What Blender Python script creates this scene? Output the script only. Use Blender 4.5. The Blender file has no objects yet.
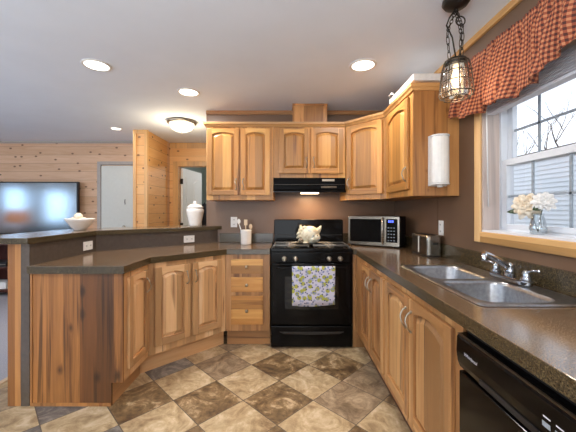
import bpy, bmesh, math, random
from mathutils import Vector, Matrix, noise as mnoise
PI = math.pi
random.seed(7)
SC = bpy.context.scene
COL = SC.collection

# ------------------------------------------------------------ camera, world, exposure
cd = bpy.data.cameras.new('camera'); cam = bpy.data.objects.new('camera', cd); COL.objects.link(cam)
cam.location = (0, 0, 1.27); cam.rotation_euler = (PI/2, 0, 0)
cd.sensor_width = 36; cd.lens = 305/576*36; cd.shift_y = -6/576; cd.clip_start = .02
SC.camera = cam
SC.view_settings.view_transform = 'Standard'; SC.view_settings.look = 'None'
SC.view_settings.gamma = 1; SC.view_settings.use_curve_mapping = False
SC.view_settings.exposure = 0.0
SC.cycles.max_bounces = 8; SC.cycles.diffuse_bounces = 5; SC.cycles.glossy_bounces = 4
SC.cycles.transparent_max_bounces = 12; SC.cycles.sample_clamp_indirect = 6
SC.cycles.caustics_reflective = False; SC.cycles.caustics_refractive = False

W = bpy.data.worlds.new('overcast_sky'); SC.world = W; W.use_nodes = True
nt = W.node_tree; bgn = nt.nodes['Background']
tc = nt.nodes.new('ShaderNodeTexCoord'); sp = nt.nodes.new('ShaderNodeSeparateXYZ')
cr = nt.nodes.new('ShaderNodeValToRGB')
cr.color_ramp.elements[0].position = .0; cr.color_ramp.elements[0].color = (.86, .90, .96, 1)
cr.color_ramp.elements[1].position = .6; cr.color_ramp.elements[1].color = (.70, .80, .95, 1)
nt.links.new(tc.outputs['Generated'], sp.inputs[0]); nt.links.new(sp.outputs['Z'], cr.inputs[0])
nt.links.new(cr.outputs[0], bgn.inputs['Color']); bgn.inputs['Strength'].default_value = 1.75

def area(name, loc, rot, sx, sy, power, color, spread=PI):
    l = bpy.data.lights.new(name, 'AREA'); l.shape = 'RECTANGLE'; l.size = sx; l.size_y = sy
    l.energy = power; l.color = color; l.spread = spread
    o = bpy.data.objects.new(name, l); COL.objects.link(o); o.location = loc; o.rotation_euler = rot
    return o
DAY = (.86, .93, 1.0)
# area lamps for daylight outside the windows; the rear pair is added fill
area('daylight_rear_door', (-.55, -2.99, 1.1), (PI/2, 0, 0), 2.3, 2.0, 50, DAY)
area('rear_window_fill', (-4.0, -2.99, 1.4), (PI/2, 0, 0), 1.9, 1.15, 60, DAY)
area('daylight_left_window', (-6.72, 2.225, 1.37), (0, -PI/2, 0), 1.1, .8, 30, (.36, .64, 1))
area('daylight_left_window', (-6.72, .86, 1.37), (0, -PI/2, 0), 1.1, 1.1, 44, (.36, .64, 1))
pt = area('kitchen_window_portal', (1.395, 1.41, 1.58), (0, PI/2, 0), .88, .95, 1, DAY); pt.data.cycles.is_portal = True

# ------------------------------------------------------------ node helpers
def lin(c):
    return tuple(((v/255)/12.92 if v/255 <= .04045 else ((v/255+.055)/1.055)**2.4) for v in c) + (1,)
class N:
    def __init__(s, name):
        s.m = bpy.data.materials.new(name); s.m.use_nodes = True
        s.t = s.m.node_tree; s.t.nodes.clear()
        s.out = s.t.nodes.new('ShaderNodeOutputMaterial')
    def n(s, typ, **k):
        nd = s.t.nodes.new(typ)
        for a, b in k.items(): setattr(nd, a, b)
        return nd
    def put(s, sock, v):
        if isinstance(v, bpy.types.NodeSocket): s.t.links.new(v, sock)
        else: sock.default_value = v
    def math(s, op, a, b=0., c=None):
        nd = s.n('ShaderNodeMath', operation=op); s.put(nd.inputs[0], a); s.put(nd.inputs[1], b)
        if c is not None: s.put(nd.inputs[2], c)
        return nd.outputs[0]
    def obj(s): return s.n('ShaderNodeTexCoord').outputs['Object']
    def sep(s, v):
        nd = s.n('ShaderNodeSeparateXYZ'); s.put(nd.inputs[0], v); return nd.outputs
    def comb(s, x, y, z):
        nd = s.n('ShaderNodeCombineXYZ')
        for i, v in enumerate((x, y, z)): s.put(nd.inputs[i], v)
        return nd.outputs[0]
    def noise(s, v, scale, detail=3, rough=.5, dist=0., w=None):
        nd = s.n('ShaderNodeTexNoise'); 
        if w is not None: nd.noise_dimensions = '4D'; s.put(nd.inputs['W'], w)
        s.put(nd.inputs['Vector'], v); nd.inputs['Scale'].default_value = scale
        nd.inputs['Detail'].default_value = detail; nd.inputs['Roughness'].default_value = rough
        nd.inputs['Distortion'].default_value = dist
        return nd.outputs['Fac']
    def white(s, v):
        nd = s.n('ShaderNodeTexWhiteNoise'); s.put(nd.inputs['Vector'], v); return nd.outputs['Value']
    def ramp(s, f, stops, interp='LINEAR'):
        nd = s.n('ShaderNodeValToRGB'); e = nd.color_ramp.elements; nd.color_ramp.interpolation = interp
        while len(e) < len(stops): e.new(.5)
        for i, (p, c) in enumerate(stops):
            e[i].position = p; e[i].color = c if len(c) == 4 else lin(c)
        s.put(nd.inputs[0], f); return nd.outputs['Color']
    def mix(s, f, a, b, blend='MIX'):
        nd = s.n('ShaderNodeMix', data_type='RGBA', blend_type=blend)
        s.put(nd.inputs['Factor'], f); s.put(nd.inputs['A'], a); s.put(nd.inputs['B'], b) if False else None
        s.put(nd.inputs[6], a); s.put(nd.inputs[7], b)
        return nd.outputs[2]
    def bsdf(s, color, rough=.5, metal=0., bump=None, bstr=.2, bdist=.01, **k):
        b = s.n('ShaderNodeBsdfPrincipled'); s.put(b.inputs['Base Color'], color)
        s.put(b.inputs['Roughness'], rough); s.put(b.inputs['Metallic'], metal)
        for a, v in k.items(): s.put(b.inputs[a.replace('_', ' ')], v)
        if bump is not None:
            bp = s.n('ShaderNodeBump'); bp.inputs['Strength'].default_value = bstr; bp.inputs['Distance'].default_value = bdist
            s.put(bp.inputs['Height'], bump); s.t.links.new(bp.outputs[0], b.inputs['Normal'])
        s.t.links.new(b.outputs[0], s.out.inputs[0]); return s.m

def plain(name, c, rough=.5, metal=0., var=.06, scale=30, **k):
    g = N(name); f = g.noise(g.obj(), scale, 3)
    a = lin(c); lo = tuple(v*(1-var) for v in a[:3]) + (1,); hi = tuple(min(1, v*(1+var)) for v in a[:3]) + (1,)
    return g.bsdf(g.ramp(f, [(.3, lo), (.7, hi)]), rough, metal, **k)

def hickory(name, axis, light, mid, dark, stave=.085, dmin=.60, rough=.38, knots=0.):
    """axis: grain direction in object space"""
    g = N(name); o = g.sep(g.obj()); rnd = g.n('ShaderNodeObjectInfo').outputs['Random']
    X, Y, Z = o[0], o[1], o[2]
    if axis == 'z': along = Z; c1 = g.math('ADD', X, Y); c2 = Y
    elif axis == 'x': along = X; c1 = g.math('ADD', Z, Y); c2 = Y
    else: along = Y; c1 = g.math('ADD', X, Z); c2 = Z
    c1r = g.math('ADD', c1, g.math('MULTIPLY', rnd, 7.3))
    si = g.math('FLOOR', g.math('DIVIDE', c1r, stave))
    sw = g.white(g.comb(si, g.math('MULTIPLY', rnd, 31.), 0.))
    v = g.comb(c1r, c2, g.math('ADD', g.math('MULTIPLY', along, .065), g.math('MULTIPLY', sw, 9.)))
    broad = g.noise(v, 14, 3, .55, 1.2)
    fine = g.noise(v, 95, 3, .6, .3)
    streak = g.noise(g.comb(g.math('ADD', c1r, 3.3), c2, g.math('ADD', g.math('MULTIPLY', along, .055), g.math('MULTIPLY', sw, 5.))), 17, 3, .55, .9)
    t = g.math('ADD', g.math('MULTIPLY', sw, .55), g.math('ADD', g.math('MULTIPLY', broad, .55), g.math('MULTIPLY', fine, .18)))
    col = g.ramp(t, [(.30, light), (.60, mid), (.92, tuple(int(m*.80) for m in mid))])
    dk = g.ramp(streak, [(dmin, (0, 0, 0)), (dmin+.10, (255, 255, 255))])
    col = g.mix(g.math('MULTIPLY', dk, .74), col, lin(dark))
    if knots:
        vo = g.n('ShaderNodeTexVoronoi'); vo.voronoi_dimensions = '2D'; vo.inputs['Scale'].default_value = 4.5
        g.put(vo.inputs['Vector'], g.comb(c1r, g.math('MULTIPLY', along, .6), 0.))
        kd = g.math('ADD', vo.outputs['Distance'], g.math('MULTIPLY', g.math('SUBTRACT', broad, .5), .25))
        kn = g.ramp(kd, [(.02, (255, 255, 255)), (knots, (60, 60, 60)), (knots*1.9, (0, 0, 0))])
        col = g.mix(g.math('MULTIPLY', kn, .8), col, lin(dark))
    return g.bsdf(col, rough, bump=fine, bstr=.08, bdist=.002)

HL, HM, HD = (214, 164, 94), (188, 130, 66), (90, 50, 24)
M_HZ = hickory('hickory_vertical_grain', 'z', HL, HM, HD)
M_HX = hickory('hickory_cross_grain', 'x', HL, HM, HD)
PL, PM, PD = (234, 196, 150), (212, 164, 114), (116, 72, 44)
M_PZ = hickory('hickory_pale_vertical', 'z', PL, PM, PD)
M_PX = hickory('hickory_pale_cross', 'x', PL, PM, PD)
RL, RM, RD = (208, 164, 110), (174, 124, 76), (92, 56, 32)
M_RZ = hickory('hickory_amber_vertical', 'z', RL, RM, RD, dmin=.58)
M_RX = hickory('hickory_amber_cross', 'x', RL, RM, RD, dmin=.60)
M_END = hickory('hickory_dark_panel', 'z', (180, 120, 64), (116, 72, 36), (48, 28, 14), stave=.11, dmin=.55, rough=.42, knots=.12)
M_PNL = hickory('hickory_end_panel', 'z', (214, 158, 98), (184, 126, 70), (120, 72, 38), stave=.2, dmin=.57, knots=.07)
M_POST = hickory('oak_trim', 'z', (192, 136, 80), (160, 104, 56), (96, 56, 30), stave=.05)
M_TRX = hickory('pine_trim_x', 'x', (226, 178, 116), (204, 150, 90), (160, 106, 60), stave=.3, dmin=.72)
M_TRY = hickory('pine_trim_y', 'y', (232, 186, 126), (212, 160, 98), (160, 106, 60), stave=.3, dmin=.72)
M_TRZ = hickory('pine_trim_z', 'z', (232, 190, 134), (214, 166, 108), (160, 106, 60), stave=.3, dmin=.72)
M_JAMB = hickory('whitewashed_jamb', 'z', (236, 220, 208), (222, 202, 190), (186, 156, 140), stave=.3, dmin=.66)

def pine(name, light, mid, knot=.030):
    g = N(name); o = g.sep(g.obj())
    along = g.math('ADD', o[0], o[1]); bh = .135
    bi = g.math('FLOOR', g.math('DIVIDE', o[2], bh)); fr = g.math('FRACT', g.math('DIVIDE', o[2], bh))
    bw = g.white(g.comb(bi, 3., 0.))
    v = g.comb(g.math('ADD', g.math('MULTIPLY', along, .12), g.math('MULTIPLY', bw, 13)), 0., o[2])
    gr = g.noise(v, 22, 4, .6, 1.0)
    t = g.math('ADD', g.math('MULTIPLY', gr, .7), g.math('MULTIPLY', bw, .4))
    col = g.ramp(t, [(.25, light), (.75, mid), (.95, tuple(int(q*.82) for q in mid))])
    vo = g.n('ShaderNodeTexVoronoi'); vo.voronoi_dimensions = '2D'; vo.inputs['Scale'].default_value = 4.4
    g.put(vo.inputs['Vector'], g.comb(g.math('MULTIPLY', along, .8), g.math('MULTIPLY', o[2], 1.25), 0.))
    kn = g.ramp(g.math('ADD', vo.outputs['Distance'], g.math('MULTIPLY', gr, .02)), [(knot+.03, (255, 255, 255)), (knot+.07, (0, 0, 0))])
    col = g.mix(g.math('MULTIPLY', kn, .85), col, lin((96, 60, 36)))
    gv = g.math('LESS_THAN', fr, .035)
    col = g.mix(g.math('MULTIPLY', gv, .55), col, lin((110, 72, 46)))
    return g.bsdf(col, .5, bump=g.math('SUBTRACT', 1., gv), bstr=.3, bdist=.004)
M_PINE = pine('knotty_pine_boards', (226, 190, 158), (204, 160, 124))
M_PINEO = pine('amber_pine_boards', (232, 184, 126), (214, 156, 94))

M_WALL = plain('brown_wall_panel', (112, 86, 66), .4, bump=None, var=.05, scale=6)
M_CEIL = plain('ceiling_white', (232, 240, 252), .9, var=.015, scale=4)
M_GREEN = plain('sage_wall', (140, 148, 138), .8)
M_CREAM = plain('cream_wall', (212, 204, 192), .8)
M_DOORP = plain('door_paint', (206, 206, 198), .45, var=.02)
M_WHITE = plain('white_paint', (232, 230, 226), .45, var=.02)
M_GREYP = plain('grey_trim_paint', (170, 160, 152), .5)
M_VINYL = plain('white_vinyl', (226, 229, 234), .35, var=.02)
M_GREYV = plain('grey_muntin', (150, 158, 166), .4)
M_BLACK = plain('black_enamel', (8, 7, 7), .12, var=.1, IOR=1.25)
M_GRATE = plain('grey_grate', (104, 102, 98), .4, .3)
M_BLKM = plain('black_matte', (22, 20, 20), .5, var=.1)
M_IRON = plain('dark_iron', (46, 42, 38), .42, .6)
M_NICKEL = plain('brushed_nickel', (176, 166, 150), .28, 1.)
M_CHROME = plain('chrome', (190, 193, 198), .08, 1., var=.02)
M_BRONZE = plain('cage_bronze', (92, 80, 68), .35, .9)
M_CERAM = plain('white_ceramic', (238, 234, 228), .22, var=.03)
M_PLATE = plain('outlet_plate', (238, 236, 232), .35, var=.02)
M_BONE = plain('bone_tray', (228, 222, 214), .5)
M_WOODSP = plain('spoon_wood', (214, 190, 158), .6)
M_STRIP = plain('floor_strip', (206, 176, 138), .5)
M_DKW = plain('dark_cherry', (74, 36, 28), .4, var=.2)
M_GREENL = plain('leaf_green', (52, 72, 40), .5)
M_BARK = plain('bark', (64, 58, 58), .9, var=.15)
M_SOFA = plain('sofa_fabric', (70, 74, 66), .9)
M_ROOF = plain('roof_shingle', (120, 118, 120), .9)
M_GRASS = plain('winter_grass', (120, 116, 84), .95, var=.3)
M_SIDE = plain('vinyl_siding', (236, 240, 246), .6, var=.02)
M_GREYL = plain('grey_laminate', (84, 74, 66), .24, var=.1, IOR=1.7)
M_FUR = plain('grey_blind', (226, 226, 234), .5)

def steel():
    g = N('stainless_steel'); o = g.sep(g.obj())
    f = g.noise(g.comb(o[0], o[1], g.math('MULTIPLY', o[2], .02)), 160, 2)
    return g.bsdf(g.ramp(f, [(.3, (140, 132, 120)), (.7, (172, 164, 152))]), .24, 1.)
M_STEEL = steel()
def sinksteel():
    g = N('sink_steel'); f = g.noise(g.obj(), 60, 2)
    return g.bsdf(g.ramp(f, [(.3, (150, 151, 154)), (.7, (176, 177, 180))]), .3, 1.)
M_SINK = sinksteel()
def laminate(name, a, b, c, rough, ior=1.5):
    g = N(name); f = g.noise(g.obj(), 220, 2, .6); f2 = g.noise(g.obj(), 9, 3)
    col = g.ramp(f, [(.36, a), (.52, b), (.72, c)])
    col = g.mix(g.math('MULTIPLY', f2, .25), col, lin(a))
    return g.bsdf(col, rough, IOR=ior)
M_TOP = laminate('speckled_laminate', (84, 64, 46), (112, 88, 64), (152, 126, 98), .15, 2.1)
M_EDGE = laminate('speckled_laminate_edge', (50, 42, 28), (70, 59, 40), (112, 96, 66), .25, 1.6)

def glass(name, k=.06, tint=(1, 1, 1, 1), rough=0.0):
    g = N(name); tr = g.n('ShaderNodeBsdfTransparent'); tr.inputs[0].default_value = tint
    gl = g.n('ShaderNodeBsdfGlossy'); gl.inputs['Roughness'].default_value = rough
    lw = g.n('ShaderNodeLayerWeight'); lw.inputs[0].default_value = .35
    mx = g.n('ShaderNodeMixShader'); g.put(mx.inputs[0], g.math('ADD', k, g.math('MULTIPLY', lw.outputs['Facing'], k*4)))
    g.t.links.new(tr.outputs[0], mx.inputs[1]); g.t.links.new(gl.outputs[0], mx.inputs[2])
    g.t.links.new(mx.outputs[0], g.out.inputs[0]); return g.m
M_GLASS = glass('window_glass', .03)
M_VASE = glass('vase_glass', .13, (.92, .95, .96, 1))
M_JARG = glass('ribbed_jar_glass', .3, (.95, .92, .86, 1), .05)

def emit(name, c, s):
    g = N(name); e = g.n('ShaderNodeEmission'); e.inputs[0].default_value = lin(c); e.inputs[1].default_value = s
    g.t.links.new(e.outputs[0], g.out.inputs[0]); return g.m
M_LAMP = emit('lamp_lens', (255, 248, 236), 5.)
M_BULB = emit('bulb_glow', (255, 228, 186), 5.)
M_SHADE = emit('flush_shade_glow', (255, 244, 222), 2.2)
M_LSHADE = emit('table_lamp_shade', (255, 172, 116), 2.)
M_DISP = emit('blue_display', (90, 110, 255), 3.)
M_HOODL = emit('hood_lens', (255, 226, 180), 8.)

def tv_screen():
    g = N('tv_screen'); return g.bsdf(lin((14, 22, 34)), .16, 0., IOR=2.8)
M_TV = tv_screen()

def tile_floor():
    g = N('slate_look_tile'); o = g.sep(g.obj()); s = .3302*math.sqrt(2)
    x = g.math('ADD', o[0], .065); y = g.math('SUBTRACT', o[1], 2.735)
    u = g.math('DIVIDE', g.math('ADD', x, y), s); v = g.math('DIVIDE', g.math('SUBTRACT', y, x), s)
    iu, iv = g.math('FLOOR', u), g.math('FLOOR', v); fu, fv = g.math('FRACT', u), g.math('FRACT', v)
    par = g.math('FLOORED_MODULO', g.math('ADD', iu, iv), 2.)
    r1 = g.white(g.comb(iu, iv, 1.)); r2 = g.white(g.comb(iu, iv, 2.)); r3 = g.white(g.comb(iu, iv, 5.))
    p = g.comb(g.math('ADD', o[0], g.math('MULTIPLY', r1, 30)), g.math('ADD', o[1], g.math('MULTIPLY', r2, 30)), 0.)
    n1 = g.noise(p, 6.5, 8, .66, 1.3); n2 = g.noise(p, 26, 5, .65, .8)
    t = g.math('ADD', g.math('MULTIPLY', n1, .8), g.math('MULTIPLY', n2, .25))
    lightc = g.ramp(t, [(.36, (128, 102, 72)), (.47, (170, 144, 108)), (.56, (192, 168, 130)), (.66, (214, 194, 162))])
    darkc = g.ramp(t, [(.38, (72, 54, 36)), (.50, (112, 88, 60)), (.58, (142, 116, 82)), (.66, (196, 170, 134))])
    slate = g.ramp(t, [(.38, (72, 68, 66)), (.52, (110, 103, 96)), (.66, (158, 148, 136))])
    tan = g.ramp(t, [(.38, (104, 84, 62)), (.52, (146, 124, 98)), (.66, (186, 164, 134))])
    # slate tones turn up among the dark tiles, more of them to the left
    left = g.math('SUBTRACT', -.35, g.math('ADD', g.math('DIVIDE', g.math('MULTIPLY', g.math('SUBTRACT', iu, iv), s), 2.), 0.))
    sl = g.math('GREATER_THAN', g.math('ADD', left, g.math('MULTIPLY', r3, .9)), .97)
    dk = g.mix(sl, darkc, slate)
    dk = g.mix(g.math('GREATER_THAN', r2, .66), dk, tan)
    lt = g.mix(g.math('GREATER_THAN', r1, .82), lightc, tan)
    col = g.mix(par, dk, lt)
    e = .013
    gr = g.math('MINIMUM', g.math('MINIMUM', fu, g.math('SUBTRACT', 1., fu)), g.math('MINIMUM', fv, g.math('SUBTRACT', 1., fv)))
    gm = g.math('LESS_THAN', gr, .0085)
    col = g.mix(gm, col, lin((92, 80, 68)))
    return g.bsdf(col, .42, bump=g.math('SUBTRACT', g.math('MULTIPLY', n2, .4), gm), bstr=.25, bdist=.004)
M_TILE = tile_floor()
def carpet():
    g = N('grey_carpet'); f = g.noise(g.obj(), 180, 3)
    return g.bsdf(g.ramp(f, [(.3, (140, 138, 144)), (.7, (186, 184, 190))]), .95, bump=f, bstr=.5)
M_CARPET = carpet()
def gingham():
    g = N('rust_gingham'); uv = g.n('ShaderNodeUVMap').outputs[0]; s = g.sep(uv); p = .021
    a = g.math('LESS_THAN', g.math('FRACT', g.math('DIVIDE', s[0], p)), .5)
    b = g.math('LESS_THAN', g.math('FRACT', g.math('DIVIDE', s[1], p)), .5)
    t = g.math('DIVIDE', g.math('ADD', a, b), 2.)
    col = g.ramp(t, [(0, (196, 132, 92)), (.4, (150, 78, 52)), (.9, (78, 40, 34))], 'CONSTANT')
    return g.bsdf(col, .85)
M_GING = gingham()
def towel():
    g = N('lemon_towel'); o = g.obj()
    def dots(scale, th, seed):
        vo = g.n('ShaderNodeTexVoronoi'); vo.voronoi_dimensions = '2D'; vo.inputs['Scale'].default_value = scale
        q = g.sep(o); g.put(vo.inputs['Vector'], g.comb(g.math('ADD', q[0], seed), q[2], 0.))
        return g.math('LESS_THAN', vo.outputs['Distance'], th)
    col = g.mix(dots(17, .33, 0.), lin((206, 204, 220)), lin((172, 172, 76)))
    col = g.mix(dots(26, .17, 2.3), col, lin((58, 62, 110)))
    col = g.mix(g.math('MULTIPLY', dots(24, .25, 8.1), .6), col, lin((120, 140, 190)))
    return g.bsdf(col, .9)
M_TOWEL = towel()
def jarmat():
    g = N('glazed_cream_blotched'); f = g.noise(g.obj(), 14, 4, .6, .8)
    col = g.ramp(f, [(.3, (176, 136, 104)), (.45, (214, 202, 172)), (.6, (222, 214, 190)), (.72, (150, 170, 184))])
    return g.bsdf(col, .25)
M_JAR = jarmat()
def petal():
    g = N('cream_petal'); f = g.noise(g.obj(), 30, 2)
    return g.bsdf(g.ramp(f, [(.3, (222, 196, 160)), (.7, (246, 238, 222))]), .6)
M_PETAL = petal()

# ------------------------------------------------------------ mesh builder
class MB:
    def __init__(s): s.v = []; s.f = []; s.mi = []; s.sm = []; s.uv = {}
    def add(s, vs, fs, m=0, smooth=False):
        b = len(s.v); s.v += [tuple(v) for v in vs]
        for f in fs: s.f.append(tuple(b+i for i in f)); s.mi.append(m); s.sm.append(smooth)
        return s
    def box(s, a, b, m=0):
        x0, y0, z0 = a; x1, y1, z1 = b
        if x0 > x1: x0, x1 = x1, x0
        if y0 > y1: y0, y1 = y1, y0
        if z0 > z1: z0, z1 = z1, z0
        vs = [(x0,y0,z0),(x1,y0,z0),(x1,y1,z0),(x0,y1,z0),(x0,y0,z1),(x1,y0,z1),(x1,y1,z1),(x0,y1,z1)]
        return s.add(vs, [(0,3,2,1),(4,5,6,7),(0,1,5,4),(1,2,6,5),(2,3,7,6),(3,0,4,7)], m)
    def prism(s, poly, z0, z1, m=0, mside=None):
        n = len(poly)
        if sum(poly[i][0]*poly[(i+1)%n][1]-poly[(i+1)%n][0]*poly[i][1] for i in range(n)) < 0: poly = poly[::-1]
        vs = [(x, y, z0) for x, y in poly] + [(x, y, z1) for x, y in poly]
        s.add(vs, [tuple(range(n-1, -1, -1)), tuple(range(n, 2*n))], m)
        b = len(s.v) - 2*n
        for i in range(n):
            j = (i+1) % n; s.f.append((b+i, b+j, b+n+j, b+n+i)); s.mi.append(m if mside is None else mside); s.sm.append(False)
        return s
    def slabY(s, poly, y0, y1, m=0):
        """polygon in x,z extruded in y"""
        n = len(poly)
        if sum(poly[i][0]*poly[(i+1)%n][1]-poly[(i+1)%n][0]*poly[i][1] for i in range(n)) < 0: poly = poly[::-1]
        vs = [(x, y0, z) for x, z in poly] + [(x, y1, z) for x, z in poly]
        fs = [tuple(range(n)), tuple(range(2*n-1, n-1, -1))] + [((i+1)%n, i, n+i, n+(i+1)%n) for i in range(n)]
        return s.add(vs, fs, m)
    def tube(s, pts, r, seg=8, m=0, closed=False):
        pts = [Vector(p) for p in pts]; n = len(pts); rs = r if isinstance(r, (list, tuple)) else [r]*n
        vs = []; prev = None
        for i, p in enumerate(pts):
            if closed: t = pts[(i+1)%n]-pts[i-1]
            else: t = pts[min(i+1, n-1)]-pts[max(i-1, 0)]
            t.normalize()
            if prev is None:
                a = Vector((0,0,1)) if abs(t.z) < .9 else Vector((1,0,0)); u = t.cross(a).normalized()
            else: u = (prev - t*prev.dot(t)).normalized()
            prev = u; w = t.cross(u)
            for k in range(seg):
                an = 2*PI*k/seg; vs.append(p+(u*math.cos(an)+w*math.sin(an))*rs[i])
        fs = []
        for i in range(n if closed else n-1):
            j = (i+1) % n
            for k in range(seg): fs.append((i*seg+k, i*seg+(k+1)%seg, j*seg+(k+1)%seg, j*seg+k))
        s.add(vs, fs, m, True)
        if not closed:
            b = len(s.v)-len(vs)
            s.f.append(tuple(b+k for k in range(seg-1, -1, -1))); s.mi.append(m); s.sm.append(False)
            s.f.append(tuple(b+(n-1)*seg+k for k in range(seg))); s.mi.append(m); s.sm.append(False)
        return s
    def lathe(s, prof, c=(0,0,0), seg=28, m=0, axis='z', rib=0):
        vs = []; fs = []
        for (r, z) in prof:
            for k in range(seg):
                a = 2*PI*k/seg; rr = r*(1+rib*math.cos(a*14)) if rib else r
                p = (rr*math.cos(a), rr*math.sin(a), z)
                if axis == 'y': p = (p[0], -p[2], p[1])
                if axis == 'x': p = (p[2], p[0], p[1])
                vs.append((p[0]+c[0], p[1]+c[1], p[2]+c[2]))
        for i in range(len(prof)-1):
            for k in range(seg): fs.append((i*seg+k, i*seg+(k+1)%seg, (i+1)*seg+(k+1)%seg, (i+1)*seg+k))
        s.add(vs, fs, m, True); b = len(s.v)-len(vs); L = (len(prof)-1)*seg
        if prof[0][0] > 1e-4: s.f.append(tuple(b+k for k in range(seg-1, -1, -1))); s.mi.append(m); s.sm.append(False)
        if prof[-1][0] > 1e-4: s.f.append(tuple(b+L+k for k in range(seg))); s.mi.append(m); s.sm.append(False)
        return s
    def ball(s, c, r, m=0, seg=16, rings=10, sc=(1,1,1), wob=0.):
        vs = []; fs = []
        for i in range(rings+1):
            t = PI*i/rings
            for k in range(seg):
                a = 2*PI*k/seg; d = Vector((math.sin(t)*math.cos(a), math.sin(t)*math.sin(a), math.cos(t)))
                q = r*(1+wob*mnoise.noise(d*2.3+Vector(c)*9)); vs.append((c[0]+d.x*q*sc[0], c[1]+d.y*q*sc[1], c[2]+d.z*q*sc[2]))
        for i in range(rings):
            for k in range(seg): fs.append((i*seg+k, (i+1)*seg+k, (i+1)*seg+(k+1)%seg, i*seg+(k+1)%seg))
        return s.add(vs, fs, m, True)
    def build(s, name, mats, parent=None, world=False, bevel=0., seg=2, loc=None, label=None, solid=0.):
        if not isinstance(mats, (list, tuple)): mats = [mats]
        vs = s.v
        if world and parent is not None:
            inv = mat_of(parent).inverted(); vs = [tuple(inv @ Vector(v)) for v in vs]
        me = bpy.data.meshes.new(name); me.from_pydata(vs, [], s.f)
        for m in mats: me.materials.append(m)
        for i, p in enumerate(me.polygons): p.material_index = s.mi[i]; p.use_smooth = s.sm[i]
        bm = bmesh.new(); bm.from_mesh(me); bmesh.ops.remove_doubles(bm, verts=bm.verts, dist=1e-6)
        bmesh.ops.recalc_face_normals(bm, faces=bm.faces) if not s.uv else None
        bm.to_mesh(me); bm.free()
        o = bpy.data.objects.new(name, me); COL.objects.link(o)
        if parent is not None: o.parent = parent
        if loc: o.location = loc
        if bevel:
            b = o.modifiers.new('bevel', 'BEVEL'); b.width = bevel; b.segments = seg; b.limit_method = 'ANGLE'; b.angle_limit = math.radians(40)
        if solid:
            q = o.modifiers.new('solid', 'SOLIDIFY'); q.thickness = solid; q.offset = 0
        if label: o['label'] = label
        return o
def mat_of(o):
    m = Matrix.Translation(o.location) @ o.rotation_euler.to_matrix().to_4x4()
    return m if o.parent is None else mat_of(o.parent) @ m
def thing(name, label, cat, loc=(0,0,0), rz=0., group=None):
    o = bpy.data.objects.new(name, None); o.empty_display_size = .1; COL.objects.link(o)
    o.location = loc; o.rotation_euler = (0, 0, rz); o['label'] = label; o['category'] = cat
    if group: o['group'] = group
    return o
def tag(o, label, cat, group=None, kind=None):
    o['label'] = label; o['category'] = cat
    if group: o['group'] = group
    if kind: o['kind'] = kind
    return o
def struct(o, label=None):
    o['kind'] = 'structure'
    if label: o['label'] = label
    return o
def recenter(o, c):
    """put a world-built single mesh object's origin at c"""
    c = Vector(c); o.data.transform(Matrix.Translation(-c)); o.location = c; return o
def copy_tree(o, parent=None):
    c = o.copy(); COL.objects.link(c); c.parent = parent
    for ch in [q for q in bpy.data.objects if q.parent == o]: copy_tree(ch, c)
    return c

CH = 2.38
# ============================================================ SETTING
struct(MB().box((-2.1, -2.8, -.06), (1.2, 7.6, 0)).build('floor', M_TILE), 'floor of square slate-look tiles laid diagonally')
struct(MB().box((-6.5, -2.8, -.06), (-2.1, 4.95, 0)).build('floor', M_CARPET), 'grey carpet of the living room')
struct(MB().box((-2.125, -2.8, 0), (-2.085, 4.2, .008)).build('trim_1', M_STRIP, bevel=.003), 'pale strip between the tile and the carpet')
struct(MB().box((-6.6, -2.95, CH), (1.4, 7.7, CH+.1)).build('ceiling', M_CEIL), 'smooth off-white ceiling')
w = MB().box((-.915, 3.42, 0), (1.2, 3.54, CH))
struct(MB().box((.041, 3.4165, 1.0), (.049, 3.4199, 1.59)).build('trim_13', M_WALL), 'thin batten on the brown wall behind the stove')
struct(w.build('wall_back', M_WALL), 'brown panelled wall behind the stove')
WY0, WY1, WZ0, WZ1 = .93, 1.888, 1.136, 2.02
w = MB().box((1.2, -2.8, 0), (1.38, WY0, CH)).box((1.2, WY1, 0), (1.38, 5.05, CH)).box((1.2, WY0, 0), (1.38, WY1, WZ0)).box((1.2, WY0, WZ1), (1.38, WY1, CH))
struct(MB().box((1.1965, 2.44, 1.012), (1.1999, 2.448, 1.37)).build('trim_14', M_WALL), 'thin batten on the brown wall near the toaster')
struct(w.build('wall_right', M_WALL), 'brown wall around the kitchen window')
# living room walls
struct(MB().box((-6.6, 4.95, 0), (-1.96, 5.05, CH)).build('wall_living', M_PINE), 'knotty pine board wall behind the television')
struct(MB().box((-6.5, 4.925, CH-.03), (-2.13, 4.95, CH)).build('trim_2', M_GREYP), 'grey strip along the top of the pine wall')
w = MB().box((-2.13, 4.23, 0), (-1.96, 4.95, CH), 0)
st = struct(w.build('wall_hall', M_PINEO), 'knotty pine wall end beside the hall')
t = MB().box((-2.145, 4.215, 0), (-2.10, 4.26, CH)).box((-1.99, 4.215, 0), (-1.945, 4.26, CH)).box((-2.10, 4.215, CH-.05), (-1.99, 4.23, CH))
struct(t.build('trim_3', M_TRZ, bevel=.003), 'corner boards on the end of the pine wall')
w = MB().box((-1.96, 5.05, 0), (-1.81, 5.15, CH)).box((-1.0, 5.05, 0), (1.2, 5.15, CH)).box((-1.81, 5.05, 1.99), (-1.0, 5.15, CH))
struct(w.build('wall_hall', M_PINEO), 'amber pine wall at the end of the hall')
t = MB().box((-1.90, 5.03, 0), (-1.81, 5.05, 2.07)).box((-1.0, 5.03, 0), (-.91, 5.05, 2.07)).box((-1.81, 5.03, 1.99), (-1.0, 5.05, 2.07)).box((-1.945, 5.03, CH-.09), (1.2, 5.05, CH))
struct(t.build('trim_4', M_TRZ, bevel=.003), 'amber pine casing around the hall doorway')
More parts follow.
